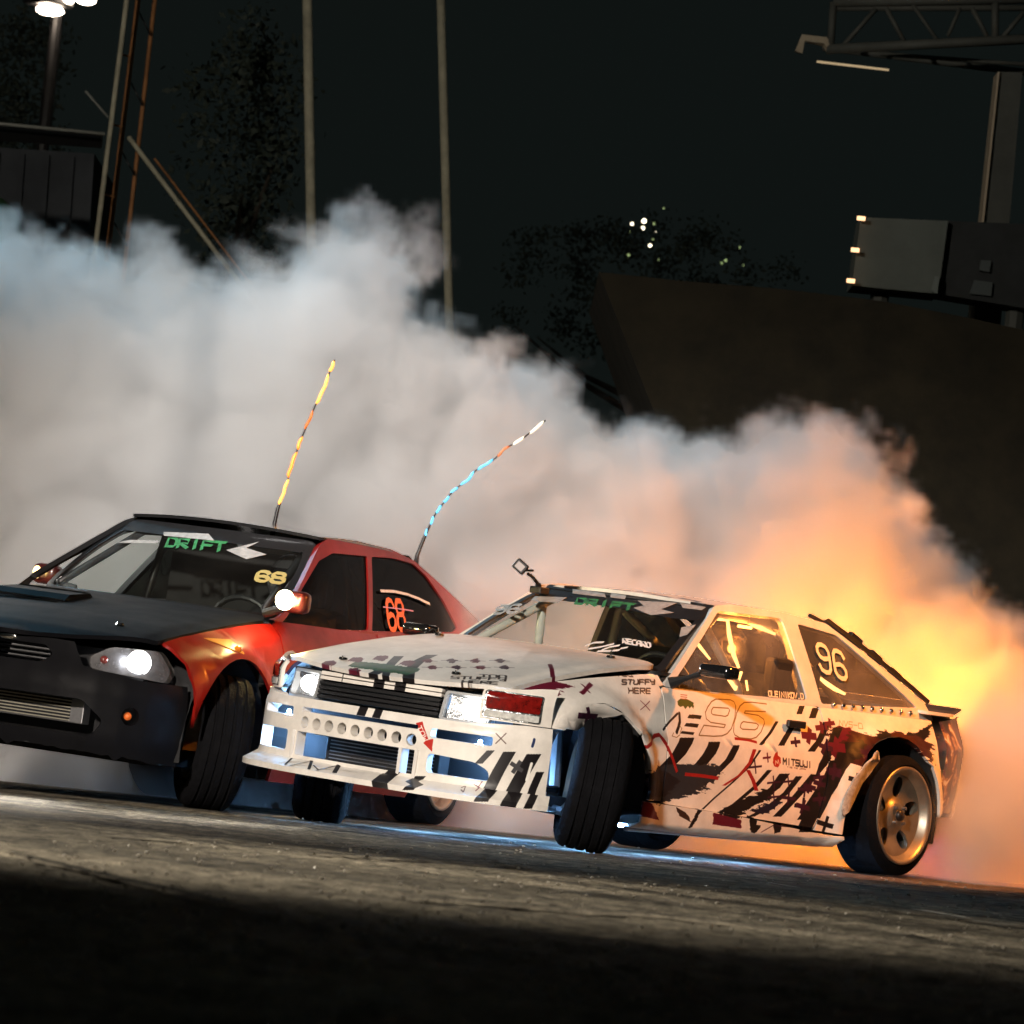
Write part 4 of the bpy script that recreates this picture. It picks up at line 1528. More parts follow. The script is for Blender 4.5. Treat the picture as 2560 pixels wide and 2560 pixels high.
MM = Matrix.Translation(q) @ Matrix.Rotation(R(28), 4, 'Z') @ Matrix.Rotation(R(-34), 4, 'X')
bm = bmesh.new()
box(bm, (-.014, -.033, -.027), (.014, .033, .027), .007, MM)
bd = bm_obj('camera_body', bm, M_BLK, ac)
bm = bmesh.new()
box(bm, (.0145, -.021, -.016), (.017, .021, .016), .003, MM)
bm_obj('camera_screen', bm, mat('pale_screen', (.5, .45, .45), .2, coat=1), bd)


# ================================================================== DRIVERS (helmeted, hands on the wheel)
def driver(frame, seat_x, y0, zoff, wheel, label, suit, helmcol):
    """seated figure: one skinned body, helmet, gloved hands with separate fingers round the rim"""
    root = empty('person')
    tag(root, label, 'person')
    root.matrix_world = frame.world @ Matrix.Translation((seat_x, y0, .42 + zoff))
    wx_, wz_ = wheel[0] - seat_x, wheel[2] - .42 - zoff
    V = {'pel': (0, 0, .03), 'spi': (-.03, 0, .22), 'che': (-.06, 0, .40), 'nek': (-.05, 0, .53), 'hed': (-.02, 0, .62)}
    E_ = [('pel', 'spi'), ('spi', 'che'), ('che', 'nek'), ('nek', 'hed')]
    rad_ = {'pel': .15, 'spi': .14, 'che': .15, 'nek': .06, 'hed': .07}
    hands = []
    for s in (1, -1):
        n = 'l' if s > 0 else 'r'
        V['sh' + n], rad_['sh' + n] = (-.04, .17 * s, .46), .065
        V['el' + n], rad_['el' + n] = (.14, .25 * s, .27), .048
        V['wr' + n], rad_['wr' + n] = (wx_ - .09, .155 * s, wz_ + .02), .034
        V['hi' + n], rad_['hi' + n] = (.08, .10 * s, .02), .095
        V['kn' + n], rad_['kn' + n] = (.46, .14 * s, .10), .065
        V['an' + n], rad_['an' + n] = (.80, .12 * s, -.08), .042
        E_ += [('che', 'sh' + n), ('sh' + n, 'el' + n), ('el' + n, 'wr' + n), ('pel', 'hi' + n), ('hi' + n, 'kn' + n), ('kn' + n, 'an' + n)]
        hands.append(Vector((wx_ - .05, .155 * s, wz_ + .03)))
    keys = list(V)
    me = bpy.data.meshes.new('body')
    me.from_pydata([V[k] for k in keys], [(keys.index(a), keys.index(b)) for a, b in E_], [])
    o = newobj('body', me, suit, root)
    m1 = o.modifiers.new('skin', 'SKIN')
    for i, k in enumerate(keys):
        me.skin_vertices[0].data[i].radius = (rad_[k], rad_[k])
    me.skin_vertices[0].data[0].use_root = True
    m1.use_smooth_shade = True
    m2 = o.modifiers.new('smooth', 'SUBSURF')
    m2.levels = m2.render_levels = 2
    bm = bmesh.new()
    bmesh.ops.create_uvsphere(bm, u_segments=28, v_segments=18, radius=1)
    for v in bm.verts:
        c = v.co.copy()
        v.co = Vector((c.x * .142 + (.02 if c.z < 0 and c.x > 0 else 0), c.y * .118, c.z * .142)) + Vector((0, 0, .66))
    hm = bm_obj('helmet', bm, helmcol, root, smooth=True)
    bm = bmesh.new()
    rows = []
    for i in range(7):
        el = R(-22 + 44 * i / 6)
        rows.append([bm.verts.new((.146 * math.cos(el) * math.cos(az), .122 * math.cos(el) * math.sin(az), .66 + .146 * math.sin(el))) for az in [R(-62 + 124 * k / 14) for k in range(15)]])
    for a, b in zip(rows, rows[1:]):
        for k in range(14):
            bm.faces.new((a[k], a[k + 1], b[k + 1], b[k]))
    bm_obj('visor', bm, mat('smoked_visor', (.01, .01, .012), .08, coat=1), hm, smooth=True)
    for s, h in zip((1, -1), hands):
        bm = bmesh.new()
        tube(bm, [h + Vector((-.05, 0, -.01)), h + Vector((-.01, 0, 0)), h + Vector((.03, 0, .008))], [.028, .034, .030], 10)
        for k, ln in enumerate((.9, 1.0, .95, .78)):
            zf = .030 - .020 * k
            a = h + Vector((.03, 0, zf))
            tube(bm, [a, a + Vector((.028 * ln, -.004 * s, .002)), a + Vector((.042 * ln, -.020 * s, 0)), a + Vector((.030 * ln, -.036 * s, -.002))], [.0095, .009, .0085, .007], 8)
        tube(bm, [h + Vector((-.01, -.018 * s, .022)), h + Vector((.018, -.030 * s, .034)), h + Vector((.040, -.030 * s, .028))], [.011, .010, .008], 8)
        bm_obj('glove', bm, M_BLK, root, smooth=True)
    return root


M_SUIT = mat('dark_race_suit', (.012, .012, .014), .85, noise=(.3, 20))
driver(WF, .98, .33, -.09, (1.42, .33, .79), 'helmeted driver in a dark suit at the wheel of the white car', M_SUIT, mat('dark_helmet', (.02, .02, .025), .25, coat=.6))

# ================================================================== RED SALOON
RF = Frame(.3947, -2.7753, .30633, -.0422353, -.01097, 1.27)
rroot = empty('rally_car', (.3947, -2.7753, 0), .30633)
tag(rroot, 'red four-door saloon number 68 with black bonnet and black front, leading beside the smoke', 'car')
TR = RF.lean
M_RED = mat('red_car_paint', (.21, .007, .004), .34, coat=.10, noise=(.35, 4), spec=.25)
M_BON = mat('black_bonnet_paint', (.004, .004, .005), .42, coat=.0, noise=(.3, 5), bump=(.1, 4), spec=.06)
M_WRN = mat('amber_lens', (.8, .25, .02), .15, coat=1, noise=(.4, 30))
M_MIRL = mat('mirror_lamp', (1, .9, .6), .3, emit=((1, .90, .50), 40))
M_ORL = mat('orange_light_strip', (1, .3, .05), .4, emit=((1, .24, .03), 1.1))
M_YOL = mat('amber_light_strip', (1, .5, .1), .4, emit=((1, .40, .07), 1.25))
M_CYL = mat('cyan_light_strip', (.1, .5, .8), .4, emit=((.12, .50, .85), 1.0))
M_TIPL = mat('pale_light_strip', (.8, .75, .6), .4, emit=((.75, .68, .52), 1.1))


def rzt(x):
    return lerp(x, [2.05, 2.5, 2.9, 3.1, 3.25, 3.35], [.945, .895, .835, .795, .765, .745])


def fr(x, z):
    y = lerp(z, [.1, .2, .3, .6, .76, .85, .92, .965], [.80, .815, .83, .835, .82, .80, .765, .735])
    if x > 2.0:
        zt = rzt(x)
        zs = zt - .14
        if z > zs:
            yb = lerp(zs, [.3, .6, .76, .85], [.83, .835, .82, .80])
            t = min(1, (z - zs) / .14)
            y2 = .705 + (yb - .705) * (1 - t ** 2.4)
            k = sstep(2.0, 2.2, x)
            y = y * (1 - k) + y2 * k
    if x > 2.75:
        y -= .07 * ((x - 2.75) / .5) ** 2
    if x < -.1:
        y -= .08 * ((-.1 - x) / .8) ** 2
    y += flare(x, z, 2.60, .33, .43) * .8 + flare(x, z, 0, .33, .38) * .8
    return y


RX = [3.42, 3.415, 3.395, 3.35, 3.28, 3.20, 3.11, 3.02]
RY = [0, .18, .34, .48, .60, .69, .755, .80]
RS = [0]
for i in range(len(RX) - 1):
    RS.append(RS[-1] + math.hypot(RX[i + 1] - RX[i], RY[i + 1] - RY[i]))
RSE = RS[-1]


def rw(s, z, k=0.0):
    a = abs(s)
    x, y = lerp(a, RS, RX), lerp(a, RS, RY)
    e = .05
    dx = lerp(min(a + e, RSE), RS, RX) - lerp(max(a - e, 0), RS, RX)
    dy = lerp(min(a + e, RSE), RS, RY) - lerp(max(a - e, 0), RS, RY)
    n = math.hypot(dx, dy) or 1
    k = k + .10 * sstep(.52, .80, z) + .03 * (1 - sstep(.2, .35, z))
    if a < .001:
        return (x - k, 0, z)
    return (x - k * dy / n, (y + k * dx / n) * (1 if s > 0 else -1), z)


def rs_y(y):
    return math.copysign(lerp(abs(y), RY, RS), y)


def yr(x, z):
    t = max(0, (z - .965) / .43)
    y = .728 - .20 * t ** 1.1
    if x < .2:
        y -= .05 * ((.2 - x) / 1.2) ** 2
    return y


def RC(P):
    out = []
    for p in P:
        q = RF.hit(p[0], p[1], lambda v: v.y - yr(v.x, v.z))
        out.append((q.x, q.z))
    return out


def rwx(y, z):
    t = (z - .965) / .41
    b = 2.07 - .19 * (y / .62) ** 2
    c = 1.31 - .09 * (y / .5) ** 2
    return b + (c - b) * t + .02 * math.sin(PI * min(1, max(0, t)))


def rhz(x, y):
    return lerp(x, [2.0, 2.2, 2.5, 2.9, 3.1, 3.25, 3.36], [.972, .955, .915, .855, .815, .780, .735]) + .02 * (1 - (y / .7) ** 2)


for sg in (1, -1):
    fl = sg > 0
    fn = lambda u, v, sg=sg: (u, sg * fr(u, v), v)
    P = [(2.09, .30), (2.175, .30)] + arc(2.60, .33, .43, 184, 12, 18) + [(3.02, .62)] + [(x, rzt(x)) for x in (3.12, 3.0, 2.8, 2.6, 2.4, 2.2, 2.10)]
    wg = panel('front_wing', P, fn, M_RED, rroot, mw=TR, flip=fl, step=.06)
    panel('front_door', smoothpoly([(2.08, .30), (2.08, .955), (.86, .962), (.86, .30)], .03), fn, M_RED, rroot, mw=TR, flip=fl, step=.08)
    panel('rear_door', smoothpoly([(.85, .30), (.85, .962), (.0, .965), (.10, .70), (.42, .30)], .03), fn, M_RED, rroot, mw=TR, flip=fl, step=.08)
    P = [(-.01, .962), (.09, .70), (.40, .36)] + arc(0, .33, .38, 5, 175, 14) + [(-.42, .25), (-1.0, .30), (-1.05, .95)]
    panel('rear_quarter', P, fn, M_RED, rroot, mw=TR, flip=fl, step=.08)
    panel('side_skirt', [(2.17, .20), (2.16, .31), (.40, .28), (.40, .16)], lambda u, v, sg=sg: (u, sg * (fr(u, v) + .012), v), M_RED, rroot, mw=TR, flip=fl, step=.1)
    for cx, r in ((2.60, .435), (0, .385)):
        bm = bmesh.new()
        pr_ = arc(cx, .33, r, -10, 190, 16)
        for (xa, za), (xb, zb) in zip(pr_, pr_[1:]):
            bm.faces.new([bm.verts.new(v) for v in ((xa, .80 * sg, za), (xb, .80 * sg, zb), (xb, .45 * sg, zb), (xa, .45 * sg, za))])
        bm.faces.new([bm.verts.new((x, .45 * sg, z)) for x, z in pr_])
        bm_obj('wheel_housing', bm, M_DARK, rroot, TR)
    # amber repeater on the wing
    xm, zm = RF.hit(*Z4([(1565, 985)])[0], lambda v: v.y - fr(v.x, v.z)).x, .80
    if sg > 0:
        panel('wing_badge', smoothpoly([(2.62, .838), (2.83, .828), (2.70, .795), (2.60, .778)], .01), fn, mat('yellow_decal', (.6, .25, .02), .4), wg, flip=fl, off=.003, step=.1, th=.001)
        bm = bmesh.new()
        bmesh.ops.create_uvsphere(bm, u_segments=12, v_segments=8, radius=1)
        for v in bm.verts:
            v.co = Vector((2.635 + v.co.x * .035, fr(2.63, .80) + v.co.y * .014, .800 + v.co.z * .018))
        bm_obj('side_repeater', bm, M_WRN, wg, smooth=True)

# black nose with ragged lower edge
rng = random.Random(5)
bot = []
for s in np.linspace(-RSE, RSE, 60):
    bot.append((float(s), .262 - .03 * (abs(s) / RSE) ** 2 + rng.uniform(-.006, .006) - (.018 if rng.random() < .12 else 0)))
top = [(s, .600) for s in (RSE, .80, .745)] + [(rs_y(.66), .600), (rs_y(.42), .635), (.36, .735), (0, .745), (-.36, .735), (-rs_y(.42), .635), (-rs_y(.66), .600), (-.745, .60), (-.80, .60), (-RSE, .60)]
mouth = smoothpoly([(rs_y(-.50), .325), (rs_y(.50), .325), (rs_y(.54), .40), (rs_y(.44), .485), (rs_y(-.44), .485), (rs_y(-.54), .40)], .03)
fog1 = arc(rs_y(.635), .435, .042, 0, 360, 16)[:-1]
fog2 = arc(rs_y(-.635), .435, .042, 0, 360, 16)[:-1]
gri = smoothpoly([(-.22, .625), (.22, .625), (.27, .665), (.22, .705), (-.22, .705), (-.27, .665)], .02)
M_RN = mat('black_nose_paint', (.006, .006, .007), .5, coat=0, noise=(.4, 6), bump=(.15, 5), spec=.06)
nb = panel('front_bumper', bot + top, rw, M_RN, rroot, holes=[mouth, fog1, fog2, gri], mw=TR, step=.05, th=.05)
for k in range(3):
    panel('grille_bar', rrect(-.25, .640 + k * .022, .25, .646 + k * .022, .002, 1), lambda u, v: rw(u, v, .012), M_STEEL, rroot, mw=TR, step=.1, th=.01)
bm = bmesh.new()
box(bm, (2.95, -.60, .25), (3.10, .60, .72))
bm_obj('radiator_panel', bm, M_HOLE, rroot, TR)
bm = bmesh.new()
box(bm, (3.18, -.40, .370), (3.25, .40, .480), .004)
ic2 = bm_obj('intercooler', bm, M_STEEL, rroot, TR)
for k in range(7):
    bm = bmesh.new()
    box(bm, (3.25, -.34, .378 + k * .0145), (3.258, .335, .3835 + k * .0145))
    bm_obj('cooler_fin', bm, mat('cooler_bar', (.55, .52, .42), .35, metal=.8), ic2)
    bm = bmesh.new()
    box(bm, (3.2505, -.34, .3835 + k * .0145), (3.252, .335, .3925 + k * .0145))
    bm_obj('cooler_core', bm, M_HOLE, ic2)
for sg in (1, -1):
    p = Vector(rw(rs_y(.635 * sg), .435, .045))
    bm = bmesh.new()
    bmesh.ops.create_uvsphere(bm, u_segments=14, v_segments=8, radius=.019, matrix=Matrix.Translation(p))
    bm_obj('fog_lamp', bm, mat('orange_fog_lens', (.7, .14, .03), .12, coat=1, noise=(.6, 40), emit=((1, .2, .03), .25)), rroot, TR, smooth=True)
    # headlamp let into the corner
    s0, s1 = rs_y(.455), rs_y(.765)
    P = smoothpoly([(s0, .625), (s1 - .03, .603), (s1 + .02, .66), (s1 - .04, .742), (s0 + .10, .735), (s0 - .02, .68)], .025)
    P = [(a * sg, b) for a, b in P]
    if sg < 0:
        P = P[::-1]
    hd = panel('headlight', P, lambda u, v: rw(u, v, .035), mat('dark_lamp_bowl', (.30, .30, .32), .22, metal=.7, noise=(.5, 18)), rroot, mw=TR, step=.04, th=.002)
    c0 = rs_y(.655) * sg
    panel('reflector', arc(c0, .680, .053, 0, 360, 24)[:-1], lambda u, v: tuple(Vector(rw(u, v, .030 - 4 * ((u - c0) ** 2 + (v - .68) ** 2)))), M_REFL, hd, step=.02, th=.002)
    p = Vector(rw(c0, .680, .014))
    n_ = Vector((.80, .60 * sg, 0))
    bm = bmesh.new()
    bmesh.ops.create_uvsphere(bm, u_segments=20, v_segments=12, radius=.056)
    for v in bm.verts:
        v.co = p + v.co - n_ * v.co.dot(n_) * .75
    bm_obj('lamp_bulb', bm, M_BULB, hd, smooth=True)
    point('bulb_glow', p + Vector((.03, -.06 * sg, 0)), (.95, .97, 1), 1.6, .02, hd)
    p2 = Vector(rw(rs_y(.51) * sg, .672, .02))
    bm = bmesh.new()
    bmesh.ops.create_uvsphere(bm, u_segments=12, v_segments=8, radius=.020, matrix=Matrix.Translation(p2))
    bm_obj('turn_lamp', bm, M_REDL, hd, smooth=True)
    panel('lens', P, lambda u, v: rw(u, v, -.002), M_CLEAR, hd, step=.06, th=.004)
    point('headlamp_beam', p + Vector((.06, 0, 0)), (1, .93, .80), 950, .04, hd, spot=44, aim=p + Vector((3.06, .2 * sg, -.36)), blend=.9)

P = [(3.365 - .20 * (y / .70) ** 2, y) for y in np.linspace(-.68, .68, 17)] + [(2.9, .700), (2.13, .700)] + [(2.17 - .18 * (y / .64) ** 2, y) for y in np.linspace(.64, -.64, 9)] + [(2.13, -.700), (2.9, -.700)]
bo = panel('bonnet', P, lambda u, v: (u, v, rhz(u, v) - .012 * sstep(.6, .7, abs(v))), M_BON, rroot, mw=TR, step=.07, th=.02)
for x_, y_ in ((3.05, .42), (3.05, -.42)):
    bm = bmesh.new()
    bmesh.ops.create_cone(bm, cap_ends=True, segments=12, radius1=.020, radius2=.016, depth=.010, matrix=Matrix.Translation((x_, y_, rhz(x_, y_) + .004)))
    bm_obj('bonnet_pin', bm, M_CHROME, bo)
bm = bmesh.new()
bmesh.ops.create_uvsphere(bm, u_segments=16, v_segments=8, radius=1)
for v in bm.verts:
    v.co = Vector((v.co.x * .012, v.co.y * .050, v.co.z * .020)) + Vector(rw(.02, .722, -.004))
bm_obj('nose_badge', bm, M_CHROME, nb, smooth=True)
for sg in (1, -1):
    for x_ in (1.02, .16):
        bm = bmesh.new()
        box(bm, (x_ - .07, sg * (fr(x_, .86) + .002) - .012, .845), (x_ + .07, sg * (fr(x_, .86) + .002) + .016, .872), .006)
        bm_obj('door_handle', bm, M_RED, rroot, TR)
# raised intake with slats
sx, sy = 2.52, -.30
bm = bmesh.new()
prism(bm, [(2.36, .935), (2.42, .965), (2.62, .945), (2.70, .895)], -.46, -.08, 'xz')
sc_ = bm_obj('bonnet_scoop', bm, M_BON, bo)
for k in range(6):
    t = k / 5
    bm = bmesh.new()
    box(bm, (2.70 - .28 * t, -.45, .902 + .062 * t), (2.725 - .28 * t, -.09, .906 + .062 * t))
    bm_obj('scoop_slat', bm, M_CHROME, sc_)

out_ = smoothpoly([(2.08, .955), (1.90, 1.01), (1.26, 1.365), (1.12, 1.405), (.75, 1.422), (.30, 1.412), (.02, 1.375), (-.72, 1.13), (-1.04, .985), (-1.04, .962), (.5, .962)], .02)
out_r = smoothpoly([(1.90, .966), (1.86, 1.03), (1.26, 1.365), (1.12, 1.405), (.75, 1.422), (.30, 1.412), (.02, 1.375), (-.72, 1.13), (-1.04, .985), (-1.04, .962), (.5, .962)], .02)
w1 = smoothpoly(RC(Z5([(250, 888), (430, 610), (545, 420), (640, 366), (878, 388), (884, 900)])), .02)
w2 = smoothpoly(RC(Z5([(908, 390), (1060, 402), (1195, 440), (1290, 530), (1400, 690), (1500, 880), (1470, 912), (910, 905)])), .02)
for sg in (1, -1):
    fn = lambda u, v, sg=sg: (u, sg * yr(u, v), v)
    panel('cabin_side', out_ if sg > 0 else out_r, fn, M_RED if sg > 0 else M_BLK, rroot, holes=[w1, w2], mw=TR, flip=sg > 0, step=.08, th=.03)  # right side black: the shade on it is put into its colour
    f2 = lambda u, v, sg=sg: (u, sg * (yr(u, v) - .01), v)
    panel('front_window', w1, f2, M_TINT if sg > 0 else M_CLR, rroot, mw=TR, flip=sg > 0, step=.15, th=.002)
    panel('rear_window', w2, f2, M_TINT, rroot, mw=TR, flip=sg > 0, step=.15, th=.002)
f4 = lambda u, v: (u, yr(u, v) + .004, v)
M_ORN = mat('orange_vinyl', (.85, .16, .03), .5)
a, b, c = RC(Z5([(1025, 890), (1140, 895), (1000, 690)]))
strokes_obj('number_decal', None, letters('68', a, b, c, .30), .026, M_ORN, rroot, f4, 0, mw=TR)
strokes_obj('window_stripe', None, [RC(Z5([(968, 626), (1060, 630), (1150, 650), (1230, 680), (1302, 715)]))], .014, M_WVIN, rroot, f4, 0, mw=TR)
strokes_obj('window_line', None, [RC(Z5([(980, 737), (1080, 748), (1186, 764)]))], .006, mat('pink_vinyl', (.6, .3, .45), .5), rroot, lambda u, v: (u, yr(u, v) + .007, v), 0, mw=TR)
M_BROOF = mat('black_roof_paint', (.014, .014, .015), .16, coat=.8, noise=(.2, 5))
P = [(1.315 - .09 * (y / .5) ** 2, y) for y in np.linspace(-.525, .525, 9)] + [(.02, .525), (.0, 0), (.02, -.525)]
rz_ = lambda u, v: 1.448 - .026 * (v / .5) ** 2 - .05 * ((u - .75) / .8) ** 2
panel('roof', P, lambda u, v: (u, v, rz_(u, v)), M_BROOF, rroot, mw=TR, step=.1)
panel('rear_screen', [(.02, .50), (-.80, .56), (-.80, -.56), (.02, -.50)], lambda u, v: (u, v, 1.40 + (u - .02) * .42), M_TINT, rroot, mw=TR, step=.2, th=.003)
panel('boot_lid', [(-.80, .62), (-1.10, .60), (-1.10, -.60), (-.80, -.62)], lambda u, v: (u, v, 1.04 + (u + .80) * .1), M_RED, rroot, mw=TR, step=.2)
rwfn = lambda u, v: (rwx(u, v), u, v)
Pw = smoothpoly([(-.640, .968), (.640, .968), (.585, 1.22), (.520, 1.378), (-.520, 1.378), (-.585, 1.22)], .06)
Pi = smoothpoly([(-.605, .985), (.605, .985), (.55, 1.22), (.48, 1.345), (-.48, 1.345), (-.55, 1.22)], .06)
panel('windscreen_frame', Pw, rwfn, M_BLK, rroot, holes=[Pi], mw=TR, step=.1, th=.02)
panel('windscreen', Pi, rwfn, M_WS, rroot, mw=TR, step=.1, th=.002, off=-.004)
G4 = lambda P: ZG(Z4(P), RF, rwx)
rpatch = lambda nm, P, m, off=.003: panel(nm, P, rwfn, m, rroot, mw=TR, step=.08, th=.001, off=off)
rpatch('sun_strip', [(-.49, 1.31), (.49, 1.31), (.492, 1.35), (-.492, 1.35)], M_BLK, .001)
for P in ([(1130, 225), (1440, 238), (1480, 285), (1130, 250)], [(1560, 350), (1790, 292), (1700, 335), (1840, 380), (1700, 412)], [(790, 300), (900, 280), (1100, 285), (1080, 303)]):
    rpatch('strip_block', G4(P), M_GVIN, .004)
a, b, c = G4([(1150, 318), (1545, 352), (1170, 262)])
strokes_obj('drift_lettering', None, letters('DRIFT', a, b, c), .014, M_GRVIN, rroot, lambda u, v: (rwx(u, v) + .006, u, v), 0, mw=TR)
a, b, c = ZG(Z5([(110, 555), (300, 575), (130, 490)]), RF, rwx)
strokes_obj('screen_number', None, letters('68', a, b, c), .016, mat('yellow_vinyl', (.40, .34, .12), .6), rroot, lambda u, v: (rwx(u, v) + .005, u, v), 0, mw=TR)

bm = bmesh.new()
box(bm, (-1.0, -.60, .22), (3.0, .60, .30))
box(bm, (.45, -.76, .20), (2.1, .76, .28))
box(bm, (2.0, -.66, .30), (2.12, .66, .93))
box(bm, (.70, -.66, .28), (.76, .66, .96))  # with the next box, a black screen added to darken the cabin
box(bm, (.70, -.50, .96), (.76, .50, 1.30))
bm_obj('underbody', bm, M_DARK, rroot, TR)
bm = bmesh.new()
box(bm, (1.62, -.62, .78), (1.98, .62, .94), .04)
bm_obj('dashboard', bm, M_SEAT, rroot, TR)
for y0 in (.36,):
    bm = bmesh.new()
    box(bm, (1.0, y0 - .25, .35), (1.5, y0 + .25, .52), .05)
    box(bm, (.88, y0 - .25, .45), (1.06, y0 + .25, 1.05), .06)
    box(bm, (.86, y0 - .14, 1.04), (.98, y0 + .14, 1.24), .05)
    bm_obj('bucket_seat', bm, M_SEAT, rroot, TR)
bm = bmesh.new()
tube(bm, [(1.62 + .05 * math.sin(a), .36 + .17 * math.cos(a), .90 + .15 * math.sin(a)) for a in [2 * PI * k / 24 for k in range(25)]], .014, 8, cap=False)
bm_obj('steering_wheel', bm, M_BLK, rroot, TR)
for sg in (1, -1):
    for P in (((.78, .62 * sg, .30), (.80, .60 * sg, .96), (.86, .50 * sg, 1.34)), ((.86, .49 * sg, 1.34), (1.22, .45 * sg, 1.32), (1.84, .56 * sg, 1.0)), ((.86, .48 * sg, 1.32), (.10, .5 * sg, .98))):
        bm = bmesh.new()
        tube(bm, P, .02, 8)
        bm_obj('cage_tube', bm, M_BLK, rroot, TR, smooth=True)
    # mirror with a lit lamp in its shell
    bm = bmesh.new()
    lp = RF.hit(712, 1500, lambda v: v.y - .86) if sg > 0 else RF.hit(92, 1430, lambda v: v.y + .90)
    q = sorted((lp.y - .05, lp.y + .09))
    box(bm, (lp.x - .13, q[0], lp.z - .055), (lp.x - .03, q[1], lp.z + .05), .03)
    mo = bm_obj('door_mirror', bm, mat('mirror_shell', (.05, .008, .008), .3, coat=.3), rroot, TR, smooth=True)
    bm = bmesh.new()
    tube(bm, [(lp.x - .07, lp.y - .04 * sg, lp.z - .04), (lp.x - .10, .72 * sg, .985)], .022, 8)
    bm_obj('mirror_arm', bm, M_BLK, mo)
    p = lp
    bm = bmesh.new()
    bmesh.ops.create_uvsphere(bm, u_segments=16, v_segments=10, radius=.048 if sg > 0 else .022)
    for v in bm.verts:
        v.co = Vector((v.co.x * .5, v.co.y, v.co.z * (1 if sg > 0 else 1.5))) + p
    lo = bm_obj('mirror_lamp', bm, M_MIRL if sg > 0 else mat('dim_mirror_lamp', (1, .8, .4), .3, emit=((1, .72, .32), 3.5)), mo, smooth=True)
    point('mirror_lamp_glow', p + Vector((.07, .02 * sg, .0)), (1, .72, .22), 16 if sg > 0 else 1.5, .03, lo)

driver(RF, 1.12, .36, .09, (1.62, .36, .90), 'helmeted driver in a dark suit at the wheel of the red car', M_SUIT, mat('grey_helmet', (.05, .05, .055), .25, coat=.6))

# whip aerials wound with light strip
ZA = Zm(600, 850, 2.415)
def aerial(pts, yplane, segs):
    b0 = RF.world @ RF.hit(*ZA(pts)[0], lambda v: v.y - yplane)
    dp = (b0 - CAM).dot(HD)
    P = [RF.inv @ at(p[0], p[1], dp) for p in ZA(pts)]
    bm = bmesh.new()
    tube(bm, [P[0] - Vector((0, 0, .05))] + P, [.016, .012, .010] + [.005] * (len(P) - 2), 8)
    o = bm_obj('aerial', bm, M_BLK, rroot, TR, smooth=True)
    for a, b, m in segs:
        n = len(P) - 1
        Q = []
        for k in range(7):
            t = (a + (b - a) * k / 6) * n
            i = min(int(t), n - 1)
            q = P[i].lerp(P[i + 1], t - i)
            Q.append(q + Vector((.002 * math.sin(t * 6), .003 * math.cos(t * 6), .0)))
        bm = bmesh.new()
        rr0 = .0095 if m in (M_YOL, M_ORL) else .008
        tube(bm, Q, [rr0 * .5, rr0, rr0, rr0, rr0, rr0, rr0 * .6], 8)
        bm_obj('glow_strip', bm, m, o, smooth=True)
aerial([(205, 1125), (228, 1020), (260, 930), (288, 850), (300, 785), (340, 680), (368, 600), (410, 500), (455, 395), (500, 310), (540, 195), (572, 120)], -.05,
       [(.10, .285, M_YOL), (.30, .46, M_ORL), (.475, .56, M_ORL), (.60, .70, mat('dim_orange_strip', (.4, .1, .02), .4, emit=((1, .2, .03), .7))), (.73, .90, M_YOL), (.91, .99, M_YOL)])
aerial([(1070, 1300), (1112, 1195), (1150, 1110), (1185, 1040), (1240, 970), (1290, 905), (1370, 850), (1420, 790), (1470, 760), (1540, 715), (1600, 655), (1700, 600), (1845, 485)], .44,
       [(.09, .14, M_CYL), (.16, .22, M_CYL), (.24, .30, M_CYL), (.315, .37, M_CYL), (.39, .44, M_CYL), (.46, .58, M_CYL), (.60, .74, M_CYL), (.76, .86, mat('faint_orange_strip', (.4, .12, .05), .4, emit=((1, .3, .1), .5))), (.87, .93, M_TIPL), (.94, .995, M_TIPL)])

# wheels (stand on the ground, outside the leaning body)
WR2 = .315
make_wheel(rroot, (2.55, .735, WR2), WR2, .235, .225, R(36), R(-5), 1)
make_wheel(rroot, (2.55, -.735, WR2), WR2, .235, .225, R(33), R(-4), -1)
make_wheel(rroot, (0, .735, WR2), WR2, .235, .225, 0, 0, 1, tread=False)
make_wheel(rroot, (0, -.735, WR2), WR2, .235, .225, 0, 0, -1, tread=False)

